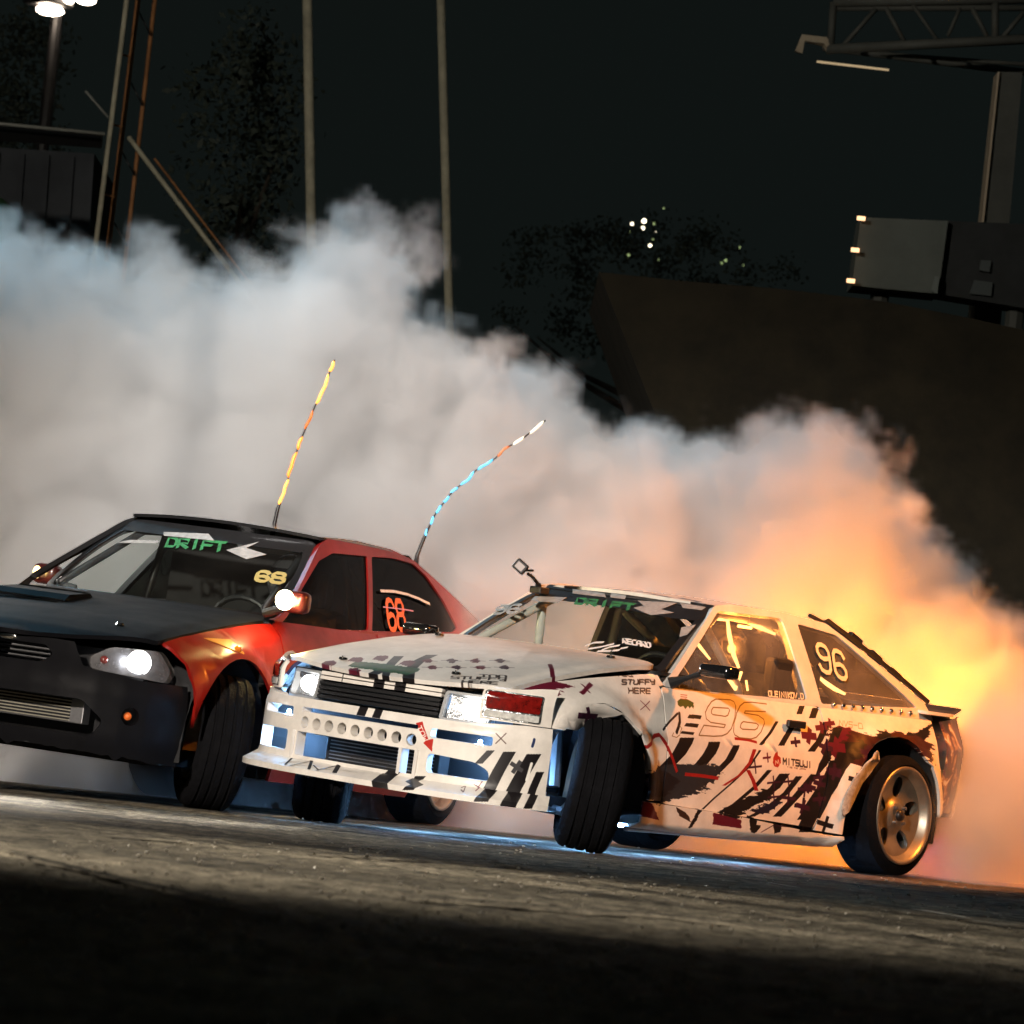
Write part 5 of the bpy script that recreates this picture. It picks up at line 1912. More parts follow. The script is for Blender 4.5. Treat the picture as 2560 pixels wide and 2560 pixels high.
# ================================================================== SETTING
def asphalt():
    m = bpy.data.materials.new('worn_asphalt')
    t = nodes_of(m)
    b = t.nodes['Principled BSDF']
    tc = t.nodes.new('ShaderNodeTexCoord')
    def nz(scale, det, rough=.6, vec=None, dist=0):
        n = t.nodes.new('ShaderNodeTexNoise')
        n.inputs['Scale'].default_value = scale
        n.inputs['Detail'].default_value = det
        n.inputs['Roughness'].default_value = rough
        n.inputs['Distortion'].default_value = dist
        t.links.new(vec or tc.outputs['Object'], n.inputs['Vector'])
        return n.outputs[0]
    mp = t.nodes.new('ShaderNodeMapping')
    mp.inputs['Rotation'].default_value = (0, 0, R(-51))
    mp.inputs['Scale'].default_value = (1.0, .22, 1)
    t.links.new(tc.outputs['Object'], mp.inputs[0])
    big = nz(.35, 5, .6, dist=.6)
    streak = nz(2.2, 5, .65, vec=mp.outputs[0], dist=.4)
    mid = nz(14, 5, .7)
    grit = nz(160, 3, .6)
    def rng_(x, a, b_, c, d):
        r = t.nodes.new('ShaderNodeMapRange')
        for i, v in enumerate((a, b_, c, d)):
            r.inputs[i + 1].default_value = v
        t.links.new(x, r.inputs[0])
        return r.outputs[0]
    def mul(x, y):
        n = t.nodes.new('ShaderNodeMath')
        n.operation = 'MULTIPLY'
        t.links.new(x, n.inputs[0])
        t.links.new(y, n.inputs[1])
        return n.outputs[0]
    v = mul(mul(rng_(big, .3, .7, .35, 1.5), rng_(streak, .32, .68, .12, 1.9)), mul(rng_(mid, .35, .65, .2, 2.0), rng_(grit, .3, .7, .3, 1.9)))
    sc2 = t.nodes.new('ShaderNodeVectorMath')
    sc2.operation = 'SCALE'
    sc2.inputs[0].default_value = (.115, .098, .072)
    t.links.new(v, sc2.inputs['Scale'])
    t.links.new(sc2.outputs[0], b.inputs['Base Color'])
    t.links.new(rng_(streak, .3, .7, .70, .95), b.inputs['Roughness'])
    b.inputs['Specular IOR Level'].default_value = .12
    bp = t.nodes.new('ShaderNodeBump')
    bp.inputs['Strength'].default_value = .7
    bp.inputs['Distance'].default_value = .012
    ad = t.nodes.new('ShaderNodeMath')
    ad.operation = 'ADD'
    t.links.new(mid, ad.inputs[0])
    t.links.new(grit, ad.inputs[1])
    t.links.new(ad.outputs[0], bp.inputs['Height'])
    t.links.new(bp.outputs[0], b.inputs['Normal'])
    return m


from mathutils import noise as mno
g0 = Vector((CAM.x, CAM.y, 0))
a0 = math.atan2(HD.y, HD.x)
angs = [R(-9.5 + 19 * k / 150) for k in range(151)] + [R(9.5 + (360 - 19) * k / 60) for k in range(1, 60)]
rad = [0, 1, 2, 2.6, 3.0]
while rad[-1] < 19.5:
    rad.append(rad[-1] + .026 + .0024 * rad[-1])
while rad[-1] < 900:
    rad.append(rad[-1] * 1.14)
gv, gf = [], []
na = len(angs)
for i, r_ in enumerate(rad):
    for k, a in enumerate(angs):
        x, y = g0.x + r_ * math.cos(a0 + a), g0.y + r_ * math.sin(a0 + a)
        z = 0
        if 3 < r_ < 19.4 and k < 151:
            fd = min(1, (r_ - 3) * 1.5, (19.4 - r_) * 1.2, k / 8, (150 - k) / 8)
            p = Vector((x, y, 0))
            z = fd * (.0050 * mno.noise(p * 9) + .0050 * mno.noise(p * 26) + .005 * mno.noise(p * 2.1)) - .002 * fd
        gv.append((x, y, z))
for i in range(len(rad) - 1):
    for k in range(na):
        k2 = (k + 1) % na
        a_, b_2, c_2, d_2 = i * na + k, (i + 1) * na + k, (i + 1) * na + k2, i * na + k2
        gf.append((a_, b_2, c_2, d_2) if i else (b_2, c_2, d_2))
gme = bpy.data.meshes.new('ground')
gme.from_pydata(gv, [], gf)
gme.polygons.foreach_set('use_smooth', [True] * len(gme.polygons))
grd = newobj('ground', gme, asphalt())
tag(grd, kind='structure')

# black tyre marks and a scrap of worn white line
def gp(px, py):
    ray = FWD * FPX + RGT * (px - 1280) - UPV * (py - 1280)
    k = -CAM.z / ray.z
    return CAM + ray * k
M_SKID = mat('skid_rubber', (.010, .010, .010), .95, noise=(.6, 10), spec=.05)
def strip(name, pts, w, m, z):
    bm = bmesh.new()
    P = [Vector((p.x, p.y, z)) for p in pts]
    A = []
    for i, p in enumerate(P):
        t = (P[min(i + 1, len(P) - 1)] - P[max(0, i - 1)]).normalized()
        n = Vector((-t.y, t.x, 0)) * w / 2
        A.append((bm.verts.new(p + n), bm.verts.new(p - n)))
    for a, b in zip(A, A[1:]):
        bm.faces.new((a[0], b[0], b[1], a[1]))
    return bm_obj(name, bm, m)
for pl, w in (([(-100, 2052), (300, 2095), (800, 2140), (1500, 2180), (1900, 2215)], .05), ([(60, 2150), (700, 2300), (1500, 2420), (2600, 2540)], .04),
              ([(1000, 2250), (1700, 2300), (2600, 2400)], .06)):
    q = []
    for (a, b), (c, d_) in zip(pl, pl[1:]):
        for k in range(8):
            q.append(gp(a + (c - a) * k / 8, b + (d_ - b) * k / 8))
    tag(strip('tyre_mark', q, w, M_SKID, .010), kind='structure')
M_LINE = mat('worn_white_line', (.55, .52, .46), .7, noise=(.7, 12))
for a, b, w in (((2295, 2284), (2375, 2297), .05), ((2385, 2299), (2415, 2305), .03), ((2430, 2312), (2590, 2330), .025), ((1920, 2215), (1995, 2228), .02)):
    tag(strip('painted_line', [gp(a[0] + (b[0] - a[0]) * k / 6, a[1] + (b[1] - a[1]) * k / 6) for k in range(7)], w, M_LINE, .013), kind='structure')
# tyre crumbs catching the light
bm = bmesh.new()
rng = random.Random(2)
for k in range(1100):
    p = gp(rng.uniform(-100, 2700), 2110 + 450 * rng.random() ** 1.2)
    s_ = rng.uniform(.0012, .0038) * (.6 + .4 * ((p - CAM).length / 10))
    r_ = bmesh.ops.create_icosphere(bm, subdivisions=1, radius=s_)
    for v in r_['verts']:
        v.co = Vector((v.co.x * rng.uniform(1, 2.2), v.co.y * rng.uniform(1, 2.2), v.co.z)) + Vector((p.x, p.y, .006))
tag(bm_obj('tyre_crumbs', bm, mat('pale_grit', (.45, .40, .33), .45)), kind='stuff', label='pale grit scattered over the dark asphalt in front of the cars')

M_POLE = mat('weathered_pole', (.50, .46, .34), .75, noise=(.35, 6), bump=(.4, 30))
M_RUST = mat('rusty_steel', (.40, .17, .06), .7, noise=(.5, 5))
M_GALV = mat('galvanised_steel', (.30, .30, .27), .6, noise=(.3, 4))
M_WALL = mat('dark_blue_wall', (.05, .055, .065), .8, noise=(.3, 1.5))


def pole(name, a, b, D, r, label, cat, m=M_POLE, group=None):
    p, q = at(*a, D), at(*b, D)
    dirn = (p - q)
    foot = q + dirn * ((0 - q.z) / dirn.z)
    bm = bmesh.new()
    tube(bm, [foot, q.lerp(p, .0), p + dirn * .25], [r * 1.05, r, r * .95], 14)
    o = empty(name)
    tag(o, label, cat, group)
    sh = bm_obj('shaft', bm, m, o, smooth=True)
    bm = bmesh.new()
    box(bm, (foot.x - r * 2.2, foot.y - r * 2.2, 0), (foot.x + r * 2.2, foot.y + r * 2.2, .12), .02)
    bm_obj('foot_plate', bm, M_GALV, o)
    return o


pole('tall_pole', (768, 0), (778, 573), 42, .052, 'tall pale steel pole rising out of the smoke, left of the two single poles', 'pole')
pole('tall_pole', (1102, 0), (1124, 835), 42, .046, 'tall pale steel pole rising out of the smoke, right of the two single poles', 'pole')

# lattice mast with braces
mast = empty('lattice_mast')
tag(mast, 'leaning lattice mast of rusty rails with a diagonal stay, at the left above the smoke', 'mast')
def bar(name, a, b, r, m, parent, D, n=8, ext=0):
    p, q = at(*a, D), at(*b, D)
    if ext:
        p = p + (p - q) * ext
    bm = bmesh.new()
    tube(bm, [p, q], r, n)
    return bm_obj(name, bm, m, parent, smooth=True)
def down(a, b, k):
    return (a[0] + (b[0] - a[0]) * k, a[1] + (b[1] - a[1]) * k)
for a, b, D, m, r in (((317, 0), (247, 554), 40, M_POLE, .026), ((345, 0), (270, 624), 40.5, M_RUST, .026), ((387, 0), (317, 619), 40.8, M_RUST, .022)):
    bar('rail', a, down(a, b, 2.55), r, m, mast, D, ext=.3)
for k in range(8):
    y0 = -40 + k * 175
    f = lambda y, A, B: (A[0] + (B[0] - A[0]) * (y - A[1]) / (B[1] - A[1]), y)
    bar('rung', f(y0, (317, 0), (247, 554)), f(y0 + 8, (345, 0), (270, 624)), .010, M_RUST, mast, 40.2)
    bar('rung', f(y0 + 60, (345, 0), (270, 624)), f(y0 + 130, (387, 0), (317, 619)), .008, M_BLK, mast, 40.6)
bar('stay', (321, 342), down((321, 342), (592, 699), 1.5), .024, M_POLE, mast, 39.5)
bar('stay', (386, 396), down((386, 396), (606, 684), 1.6), .012, M_RUST, mast, 40.5)
bar('stay', (214, 228), (270, 293), .012, M_GALV, mast, 40)
bar('cross_beam', (-300, 280), (262, 335), .018, M_GALV, mast, 40)
bm = bmesh.new()
tube(bm, [at(-320, 310, 40.3), at(255, 352, 40.3)], .075, 4)
bm_obj('lower_beam', bm, M_BLK, mast)

def slab(bm, quad, D, th):
    P = [at(*p, D) for p in quad]
    Q = [p + HD * th for p in P]
    a = [bm.verts.new(p) for p in P]
    b = [bm.verts.new(p) for p in Q]
    bm.faces.new(a)
    bm.faces.new(b[::-1])
    for k in range(4):
        bm.faces.new((a[k], a[(k + 1) % 4], b[(k + 1) % 4], b[k]))


def wallthing(name, quad, D, th, m, label, cat):
    bm = bmesh.new()
    slab(bm, quad, D, th)
    o = bm_obj(name, bm, m)
    return tag(o, label, cat)


w_ = empty('storage_container')
tag(w_, 'dim slate blue steel container behind the smoke at the left edge', 'container')
bm = bmesh.new()
slab(bm, [(-260, 352), (236, 384), (130, 1980), (-380, 1900)], 44, 2.4)
bm_obj('box_wall', bm, M_WALL, w_)
for k in range(7):
    x = -200 + k * 62
    bm = bmesh.new()
    slab(bm, [(x, 366 + k * 4), (x + 14, 367 + k * 4), (x - 90, 1880), (x - 104, 1880)], 43.93, .07)
    bm_obj('corrugation', bm, M_WALL, w_)

# earth bank at the right
bk = bmesh.new()
bank_m = mat('brown_earth_bank', (.020, .0145, .0055), .95, noise=(.5, 2.5), bump=(.8, 3))
tops = [(1497, 680), (1700, 702), (1950, 722), (2200, 752), (2400, 790), (2620, 838), (3100, 960)]
rows = []
rng = random.Random(4)
for j, (x, y) in enumerate(tops):
    col = []
    p = at(x, y, 33)
    for k in range(9):
        t = k / 8
        q = Vector((p.x, p.y, p.z * (1 - t))) - HD * (2.2 * t) + _r * (2.1 * t)
        col.append(q)
    rows.append(col)
back = [c[0] + HD * 3 for c in rows]
V = [[bk.verts.new(q) for q in c] for c in rows]
B = [bk.verts.new(q) for q in back]
B0 = [bk.verts.new(Vector((q.x, q.y, 0)) + _r * 2.1) for q in back]
for i in range(len(V) - 1):
    for k in range(8):
        bk.faces.new((V[i][k], V[i + 1][k], V[i + 1][k + 1], V[i][k + 1]))
    bk.faces.new((B[i], B[i + 1], V[i + 1][0], V[i][0]))
    bk.faces.new((B0[i], B0[i + 1], B[i + 1], B[i]))
for k in range(8):
    bk.faces.new((V[0][k], V[0][k + 1], B0[0]))
bk.faces.new((V[0][0], B0[0], B[0]))
tag(bm_obj('earth_bank', bk, bank_m), 'dark brown earth bank with a slanting left end behind the smoke on the right', 'bank')

# gantry truss, pillar and hoarding at the upper right
gan = empty('gantry_truss')
tag(gan, 'grey lattice gantry truss on a broad pillar at the upper right corner', 'gantry')
DG = 36
M_GAN = mat('grey_gantry_paint', (.06, .062, .054), .7, noise=(.25, 4))
for a, b, r, dd in (((2066, 123), (2760, 88), .045, 0), ((2084, 6), (2760, -6), .045, 0), ((2056, 118), (2760, 205), .035, .8), ((2090, 20), (2760, 20), .03, .9), ((2200, 135), (2760, 175), .02, .4)):
    bar('chord', a, b, r, M_GAN, gan, DG + dd, ext=0)
for a, b, r in (((2084, 6), (2076, 122), .034), ((2488, 0), (2488, 102), .034), ((2110, 112), (2190, 22), .022), ((2215, 20), (2265, 112), .022), ((2280, 10), (2350, 110), .018), ((2370, 90), (2400, 20), .018),
                ((2430, 20), (2475, 105), .022), ((2505, 95), (2560, 30), .022), ((2570, 20), (2640, 100), .022)):
    bar('lattice_bar', a, b, r, M_GAN, gan, DG)
bm = bmesh.new()
tube(bm, [at(1996, 132, DG), at(2008, 96, DG), at(2062, 104, DG), at(2075, 122, DG)], .045, 4)
bm_obj('end_bracket', bm, mat('pale_bracket', (.34, .28, .20), .7), gan)
bm = bmesh.new()
p, q = at(2042, 154, DG), at(2222, 175, DG)
tube(bm, [p, q], .011, 6)
bm_obj('strip_lamp', bm, mat('dim_strip_lamp', (.6, .5, .3), .4, emit=((1, .72, .42), .35)), gan)
bm = bmesh.new()
slab(bm, [(2499, 180), (2556, 180), (2400, 1990), (2310, 1990)], DG + .2, .25)
bm_obj('pillar', bm, M_GAN, gan)
bm = bmesh.new()
slab(bm, [(2494, 180), (2499, 180), (2310, 1990), (2300, 1990)], DG + .15, .30)
bm_obj('pillar_edge', bm, mat('pale_pillar_edge', (.40, .32, .23), .6), gan)

sgn = empty('sign_hoarding')
tag(sgn, 'pale grey blank sign box with a dark banner on its right, below the gantry pillar', 'sign')
bm = bmesh.new()
slab(bm, [(2152, 543), (2370, 552), (2346, 735), (2130, 714)], 34.6, .5)
bm_obj('sign_face', bm, mat('pale_sign_sheet', (.10, .112, .10), .7, noise=(.2, 2)), sgn)
bm = bmesh.new()
slab(bm, [(2371, 552), (2760, 568), (2740, 800), (2347, 735)], 34.7, .4)
dk = bm_obj('dark_banner', bm, mat('dark_banner_sheet', (.008, .010, .011), .7, noise=(.6, 3)), sgn)
bm = bmesh.new()
slab(bm, [(2452, 650), (2478, 652), (2474, 680), (2448, 676)], 34.66, .02)
bm_obj('banner_mark', bm, mat('pale_banner_mark', (.05, .06, .06), .7), dk)
bm = bmesh.new()
slab(bm, [(2436, 700), (2482, 706), (2478, 740), (2424, 734)], 34.66, .02)
bm_obj('banner_mark', bm, mat('pale_banner_mark', (.05, .06, .06), .7), dk)
bm = bmesh.new()
slab(bm, [(2338, 690), (2348, 692), (2344, 735), (2326, 728)], 34.55, .02)
bm_obj('sheet_fold', bm, mat('pale_sign_fold', (.14, .16, .15), .7), sgn)
for (x, y) in ((2153, 546), (2138, 625), (2127, 702)):
    bm = bmesh.new()
    tube(bm, [at(x - 10, y - 1, 34.5), at(x + 10, y + 1, 34.5)], .018, 8)
    bm_obj('edge_lamp', bm, mat('sign_edge_lamp', (1, .6, .3), .4, emit=((1, .55, .28), 2.2)), sgn)
bm = bmesh.new()
tube(bm, [at(2200, 735, 34.9), Vector((at(2180, 900, 34.9).x, at(2180, 900, 34.9).y, 0))], .08, 8)
tube(bm, [at(2540, 760, 34.9), Vector((at(2520, 900, 34.9).x, at(2520, 900, 34.9).y, 0))], .08, 8)
bm_obj('sign_post', bm, M_GAN, sgn)

# far lamps seen between the trees
M_FL = mat('far_lamp', (1, .9, .7), .4, emit=((1, .88, .62), 5))
M_FG = mat('far_lamp_dim', (.6, .7, .4), .4, emit=((.42, .55, .22), .8))
tg = empty('hillside_lamps')
for x, y, s_, m in ((350, 920, 12, M_FL), (345, 950, 10, M_FL), (300, 932, 8, M_FL), (395, 962, 8, M_FL), (375, 1022, 9, M_FL), (388, 1000, 9, M_FG), (390, 932, 8, M_FG), (285, 1062, 8, M_FG), (410, 1080, 7, M_FG),
                    (432, 868, 5, M_FG), (290, 965, 4, M_FG), (672, 1096, 7, M_FG), (690, 1084, 8, M_FG), (748, 1030, 6, M_FG), (765, 1105, 5, M_FG)):
    D = 75
    p = at(1400 + x / 1.6655, y / 1.6655, D)
    bm = bmesh.new()
    bmesh.ops.create_icosphere(bm, subdivisions=2, radius=s_ / 1.6655 * D / FPX * .8)
    o = bm_obj('lamp_globe', bm, m, tg, Matrix.Translation(p), smooth=True)
tag(tg, 'cluster of far white and green lamps shining through the dark trees, right of centre', 'lights', kind='stuff')

# floodlights at the top left
fl_ = empty('floodlight_bank')
tag(fl_, 'bank of lit white floodlights at the very top left corner of the view', 'floodlight')
M_FLD = mat('flood_glass', (1, 1, 1), .3, emit=((1, .80, .62), 22))
for x, y, w, h in ((125, 26, 36, 13), (215, 0, 26, 12), (110, -6, 30, 12), (165, 2, 20, 9)):
    p = at(x, y, 55)
    bm = bmesh.new()
    bmesh.ops.create_uvsphere(bm, u_segments=14, v_segments=8, radius=1)
    for v in bm.verts:
        v.co = Vector((v.co.x * w, v.co.y * w, v.co.z * h)) * (55 / FPX) + p
    bm_obj('flood_glass', bm, M_FLD, fl_, smooth=True)
    bm = bmesh.new()
    box(bm, p + Vector((-.25, -.3, .06)), p + Vector((.25, .2, .18)), .03)
    bm_obj('flood_hood', bm, M_BLK, fl_)
bm = bmesh.new()
p = at(150, -30, 55.5)
tube(bm, [Vector((p.x, p.y, 0)), p + Vector((0, 0, .6))], .09, 10)
bm_obj('flood_mast', bm, M_BLK, fl_)

# trees: real leaves in clumps, nearly lost in the dark
M_LEAF = mat('dark_leaves', (.045, .06, .045), .7, noise=(.4, 3))
M_BARK = mat('dark_bark', (.05, .04, .03), .9, noise=(.4, 8))
def tree(px, py0, py1, D, wpx, seed, label, n=2600):
    rng = random.Random(seed)
    t = empty('tree')
    tag(t, label, 'tree', 'trees behind the track')
    top = at(px, py0, D)
    bx_, by_, H = top.x, top.y, top.z
    lowz = at(px, py1, D).z
    W = wpx * D / FPX
    bm = bmesh.new()
    tube(bm, [(bx_, by_, 0), (bx_ + .1, by_, H * .35), (bx_ - .05, by_ + .1, H * .75)], [.22, .15, .05], 10)
    for k in range(9):
        a = rng.uniform(0, 2 * PI)
        z0 = H * rng.uniform(.25, .7)
        tube(bm, [(bx_, by_, z0), (bx_ + math.cos(a) * W * .2, by_ + math.sin(a) * W * .2, z0 + .4), (bx_ + math.cos(a) * W * .42, by_ + math.sin(a) * W * .42, z0 + 1.1)], [.07, .045, .012], 6)
    bm_obj('trunk', bm, M_BARK, t)
    vs, fs_ = [], []
    clumps = [(rng.uniform(0, 2 * PI), rng.random() ** .5, rng.random()) for _ in range(60)]
    for i in range(n):
        a, rr_, hh = clumps[rng.randrange(60)]
        wz = math.sin(PI * min(.98, .12 + .85 * hh)) ** .7
        c = Vector((bx_ + math.cos(a) * rr_ * W * .5 * wz, by_ + math.sin(a) * rr_ * W * .5 * wz, lowz + (H - lowz) * hh))
        c += Vector((rng.gauss(0, .17), rng.gauss(0, .17), rng.gauss(0, .14)))
        u_ = Vector((rng.gauss(0, 1), rng.gauss(0, 1), rng.gauss(0, 1))).normalized()
        v_ = u_.cross(Vector((rng.gauss(0, 1), rng.gauss(0, 1), rng.gauss(0, 1)))).normalized()
        s_ = rng.uniform(.03, .07)
        b0 = len(vs)
        vs += [tuple(c - u_ * s_), tuple(c + v_ * s_ * .5), tuple(c + u_ * s_), tuple(c - v_ * s_ * .5)]
        fs_.append((b0, b0 + 1, b0 + 2, b0 + 3))
    me = bpy.data.meshes.new('crown')
    me.from_pydata(vs, [], fs_)
    newobj('crown', me, M_LEAF, t)
tree(640, 60, 640, 46, 300, 1, 'tall thin tree behind the mast, between the mast and the left single pole')
tree(1620, 560, 900, 70, 900, 2, 'broad dark tree around the far lamps, right of centre', 5000)
tree(60, 60, 400, 60, 420, 7, 'dark tree beneath the floodlights at the top left')
# green canopy edge peeping in at the left
bm = bmesh.new()
c_ = at(-60, 590, 41)
bmesh.ops.create_uvsphere(bm, u_segments=24, v_segments=12, radius=.46)
for v in bm.verts:
    v.co = Vector((v.co.x, v.co.y, max(v.co.z, -.05))) + c_
cn = empty('garden_parasol')
tag(cn, 'green domed parasol edge showing at the left edge above the smoke', 'parasol')
bm_obj('canopy', bm, mat('green_canvas', (.03, .10, .03), .8, noise=(.3, 5)), cn, smooth=True)
bm = bmesh.new()
tube(bm, [(c_.x, c_.y, 0), (c_.x, c_.y, c_.z + .4)], .025, 8)
bm_obj('parasol_pole', bm, M_GALV, cn)

# ================================================================== FLOODLIGHTS OF THE VENUE (outside the view) AND LAMPS ADDED FOR THEIR LIGHT
def flood(loc, tgt, col, pw, size, rad, label, blend=.5):
    o = empty('floodlight')
    tag(o, label, 'floodlight')
    loc, tgt = Vector(loc), Vector(tgt)
    dr_ = (tgt - loc).normalized()
    bm = bmesh.new()
    tube(bm, [(loc.x - dr_.x * .3, loc.y - dr_.y * .3, 0), (loc.x - dr_.x * .3, loc.y - dr_.y * .3, loc.z + .1)], .05, 8)
    bm_obj('stand', bm, M_GALV, o)
    Mx = Matrix.Translation(loc) @ dr_.to_track_quat('-Z', 'Y').to_matrix().to_4x4()
    bm = bmesh.new()
    box(bm, (-.22, -.16, .03), (.22, .16, .16), .02, Mx)
    hd_ = bm_obj('lamp_head', bm, M_BLK, o)
    l = bpy.data.lights.new('flood_beam', 'SPOT')
    l.energy = pw
    l.color = col
    l.spot_size = R(size)
    l.spot_blend = blend
    l.shadow_soft_size = rad
    lo = bpy.data.objects.new('flood_beam', l)
    COL.objects.link(lo)
    lo.matrix_world = Mx
    lo.parent = o
    return o


def vp(right, depth, z):
    """place measured from the photographer: metres right, metres ahead, height"""
    q = Vector((CAM.x, CAM.y, 0)) + _r * right + HD * depth
    return (q.x, q.y, z)


def low_fill_lamp(loc, tgt, col, pw, size, label):  # small lamp added to colour the smoke, kept hidden behind the car
    o = empty('smoke_fill_lamp')
    tag(o, label, 'lamp')
    loc, tgt = Vector(loc), Vector(tgt)
    Mx = Matrix.Translation(loc) @ (tgt - loc).to_track_quat('-Z', 'Y').to_matrix().to_4x4()
    bm = bmesh.new()
    box(bm, (-.05, -.04, .02), (.05, .04, .07), .01, Mx)
    bm_obj('lamp_head', bm, M_BLK, o)
    bm = bmesh.new()
    tube(bm, [(loc.x, loc.y, 0), loc], .012, 6)
    bm_obj('stand', bm, M_BLK, o)
    l = bpy.data.lights.new('lamp_beam', 'SPOT')
    l.energy, l.color, l.spot_size, l.spot_blend, l.shadow_soft_size = pw, col, R(size), .8, .05
    lo = bpy.data.objects.new('lamp_beam', l)
    COL.objects.link(lo)
    lo.matrix_world = Mx
    lo.parent = o
    return o


flood((21, 8, 6.5), vp(-.75, 20.6, .9), (1, .88, .77), 23500, 22, .35, 'warm white floodlight on a stand near the photographer, outside the view', .8)
flood(vp(-2.6, 16.8, 5.6), vp(-.5, 22.8, .6), (1, .97, .94), 1900, 36, .35, 'added neutral white light for the smoke, high above the red car, outside the view', .7)  # added to brighten the smoke
flood(vp(-8, 30, 9), vp(-1.5, 24, 2.6), (.25, .60, .85), 4200, 44, .3, 'cool white floodlight on a stand beyond the smoke to the left, outside the view', .4)
flood(vp(5.3, 20.3, 1.1), vp(2.4, 21.6, .2), (1, .26, .015), 2200, 46, .15, 'large orange floodlight on a stand behind the white car, outside the view')
low_fill_lamp(vp(1.98, 21.1, .62), vp(2.0, 22.6, 1.1), (1, .27, .016), 680, 150, 'added low orange smoke light hidden in the smoke behind the tail of the white car')  # added for the orange glow in the smoke
low_fill_lamp(vp(2.17, 21.25, .2), vp(3.0, 21.3, .35), (1, .06, .16), 90, 150, 'added low pink smoke light hidden behind the rear wheel of the white car')  # added to tint the smoke pink
flood(vp(3.4, 19.1, 3.1), vp(1.4, 19.9, .8), (1, .28, .03), 900, 66, .12, 'small orange floodlight on a stand beside the white car, outside the view')
flood(vp(-3.45, 21.2, 1.45), vp(-2.4, 19.9, 1.0), (1, .92, .84), 700, 60, .2, 'added white rim light on a stand beyond the red car, outside the view')  # added for highlights on the red car's bonnet and roof
flood(vp(-5, 11.5, 4), vp(-1.5, 10.8, 0), (1, .92, .78), 3400, 56, .1, 'added low warm ground light on a stand left of the foreground, outside the view', 1)  # added to light the patch of ground at the left
flood(vp(-9, 12, 9), vp(1, 42, 7), (1, .92, .78), 6000, 52, .3, 'added warm white background light on a stand left of the track, outside the view')  # added to light the poles and other background things

# ================================================================== SMOKE
TOPL = [(-420, 520), (-200, 520), (0, 540), (120, 590), (230, 575), (330, 640), (440, 620), (560, 700), (650, 660), (740, 600), (800, 540), (870, 520), (950, 540), (1010, 620), (1010, 740), (1100, 830), (1180, 900),
        (1280, 930), (1400, 900), (1480, 980), (1560, 1075), (1680, 1115), (1790, 1120), (1860, 1060), (1960, 1000), (2060, 985), (2110, 1050), (2160, 1150), (2230, 1240), (2300, 1340), (2370, 1450),
        (2430, 1570), (2510, 1710), (2620, 1840), (2900, 1900)]
LMX = Matrix((_r, HD, Vector((0, 0, 1)))).transposed().to_4x4()
LMX.translation = Vector((CAM.x, CAM.y, 0))
LIX = LMX.inverted()
rnd = random.Random(4)
pts, rads, lvls = [], [], []


def topy(px):
    return lerp(px, [p[0] for p in TOPL], [p[1] for p in TOPL])


px = -420
while px < 2850:
    for D in (22.5, 23.4, 24.4):
        first = True
        y = 0
        ty = topy(px)
        while True:
            rd = rnd.uniform(.30, .50)
            if first:
                y = ty + rd * 1.1 * FPX / D + rnd.uniform(-10, 30 if D < 23 else 160)
            p = LIX @ at(px + rnd.uniform(-50, 50), y, D + rnd.uniform(-.3, .3))
            if p.z < -.1:
                break
            pts.append(tuple(p))
            rads.append(rd)
            lvls.append(0)
            if first or y < ty + 420:
                for k in range(5):
                    v = Vector((rnd.gauss(0, 1), rnd.gauss(0, 1), rnd.gauss(0, 1))).normalized()
                    pts.append(tuple(p + v * rd * rnd.uniform(.7, 1.05)))
                    rads.append(rd * rnd.uniform(.3, .6))
                    lvls.append(1)
            first = False
            y += 170
    px += 120
# smoke boiling off the rear tyre, nearer the camera at the right
for X, Y, D, rd in ((2420, 1960, 20.7, .28), (2500, 1980, 20.5, .36), (2560, 1900, 20.9, .40), (2640, 1830, 21.3, .4), (2480, 1820, 21.6, .36), (2400, 1880, 21.5, .3), (2650, 1950, 20.6, .45), (2300, 2000, 21.2, .25)):
    pts.append(tuple(LIX @ at(X, Y, D)))
    rads.append(rd)
    lvls.append(0)
me = bpy.data.meshes.new('tyre_smoke')
me.from_pydata(pts, [], [])
me.attributes.new('rad', 'FLOAT', 'POINT').data.foreach_set('value', rads)
me.attributes.new('lvl', 'INT', 'POINT').data.foreach_set('value', lvls)
smk = bpy.data.objects.new('tyre_smoke', me)
COL.objects.link(smk)
smk.matrix_world = LMX
tag(smk, 'thick billowing white tyre smoke filling the space behind both cars', kind='stuff')
ng = bpy.data.node_groups.new('smoke_density', 'GeometryNodeTree')
ng.interface.new_socket('Geometry', in_out='INPUT', socket_type='NodeSocketGeometry')
ng.interface.new_socket('Geometry', in_out='OUTPUT', socket_type='NodeSocketGeometry')
NN, LK = ng.nodes, ng.links.new
gin, gout = NN.new('NodeGroupInput'), NN.new('NodeGroupOutput')


def M_(op, a, b=None, c=None, clamp=False):
    n = NN.new('ShaderNodeMath')
    n.operation = op
    n.use_clamp = clamp
    for k, v in enumerate((a, b, c)):
        if v is None:
            continue
        if isinstance(v, (int, float)):
            n.inputs[k].default_value = v
        else:
            LK(v, n.inputs[k])
    return n.outputs[0]


def V_(op, a, b):
    n = NN.new('ShaderNodeVectorMath')
    n.operation = op
    for k, v in enumerate((a, b)):
        if hasattr(v, 'is_output'):
            LK(v, n.inputs[k])
        elif op == 'SCALE' and k == 1:
            n.inputs['Scale'].default_value = v
        else:
            n.inputs[k].default_value = v
    return n.outputs['Value'] if op == 'DISTANCE' else n.outputs[0]


def NZ_(scale, det, rough, vec, col=False):
    n = NN.new('ShaderNodeTexNoise')
    n.inputs['Scale'].default_value = scale
    n.inputs['Detail'].default_value = det
    n.inputs['Roughness'].default_value = rough
    LK(vec, n.inputs['Vector'])
    return n.outputs['Color'] if col else n.outputs[0]


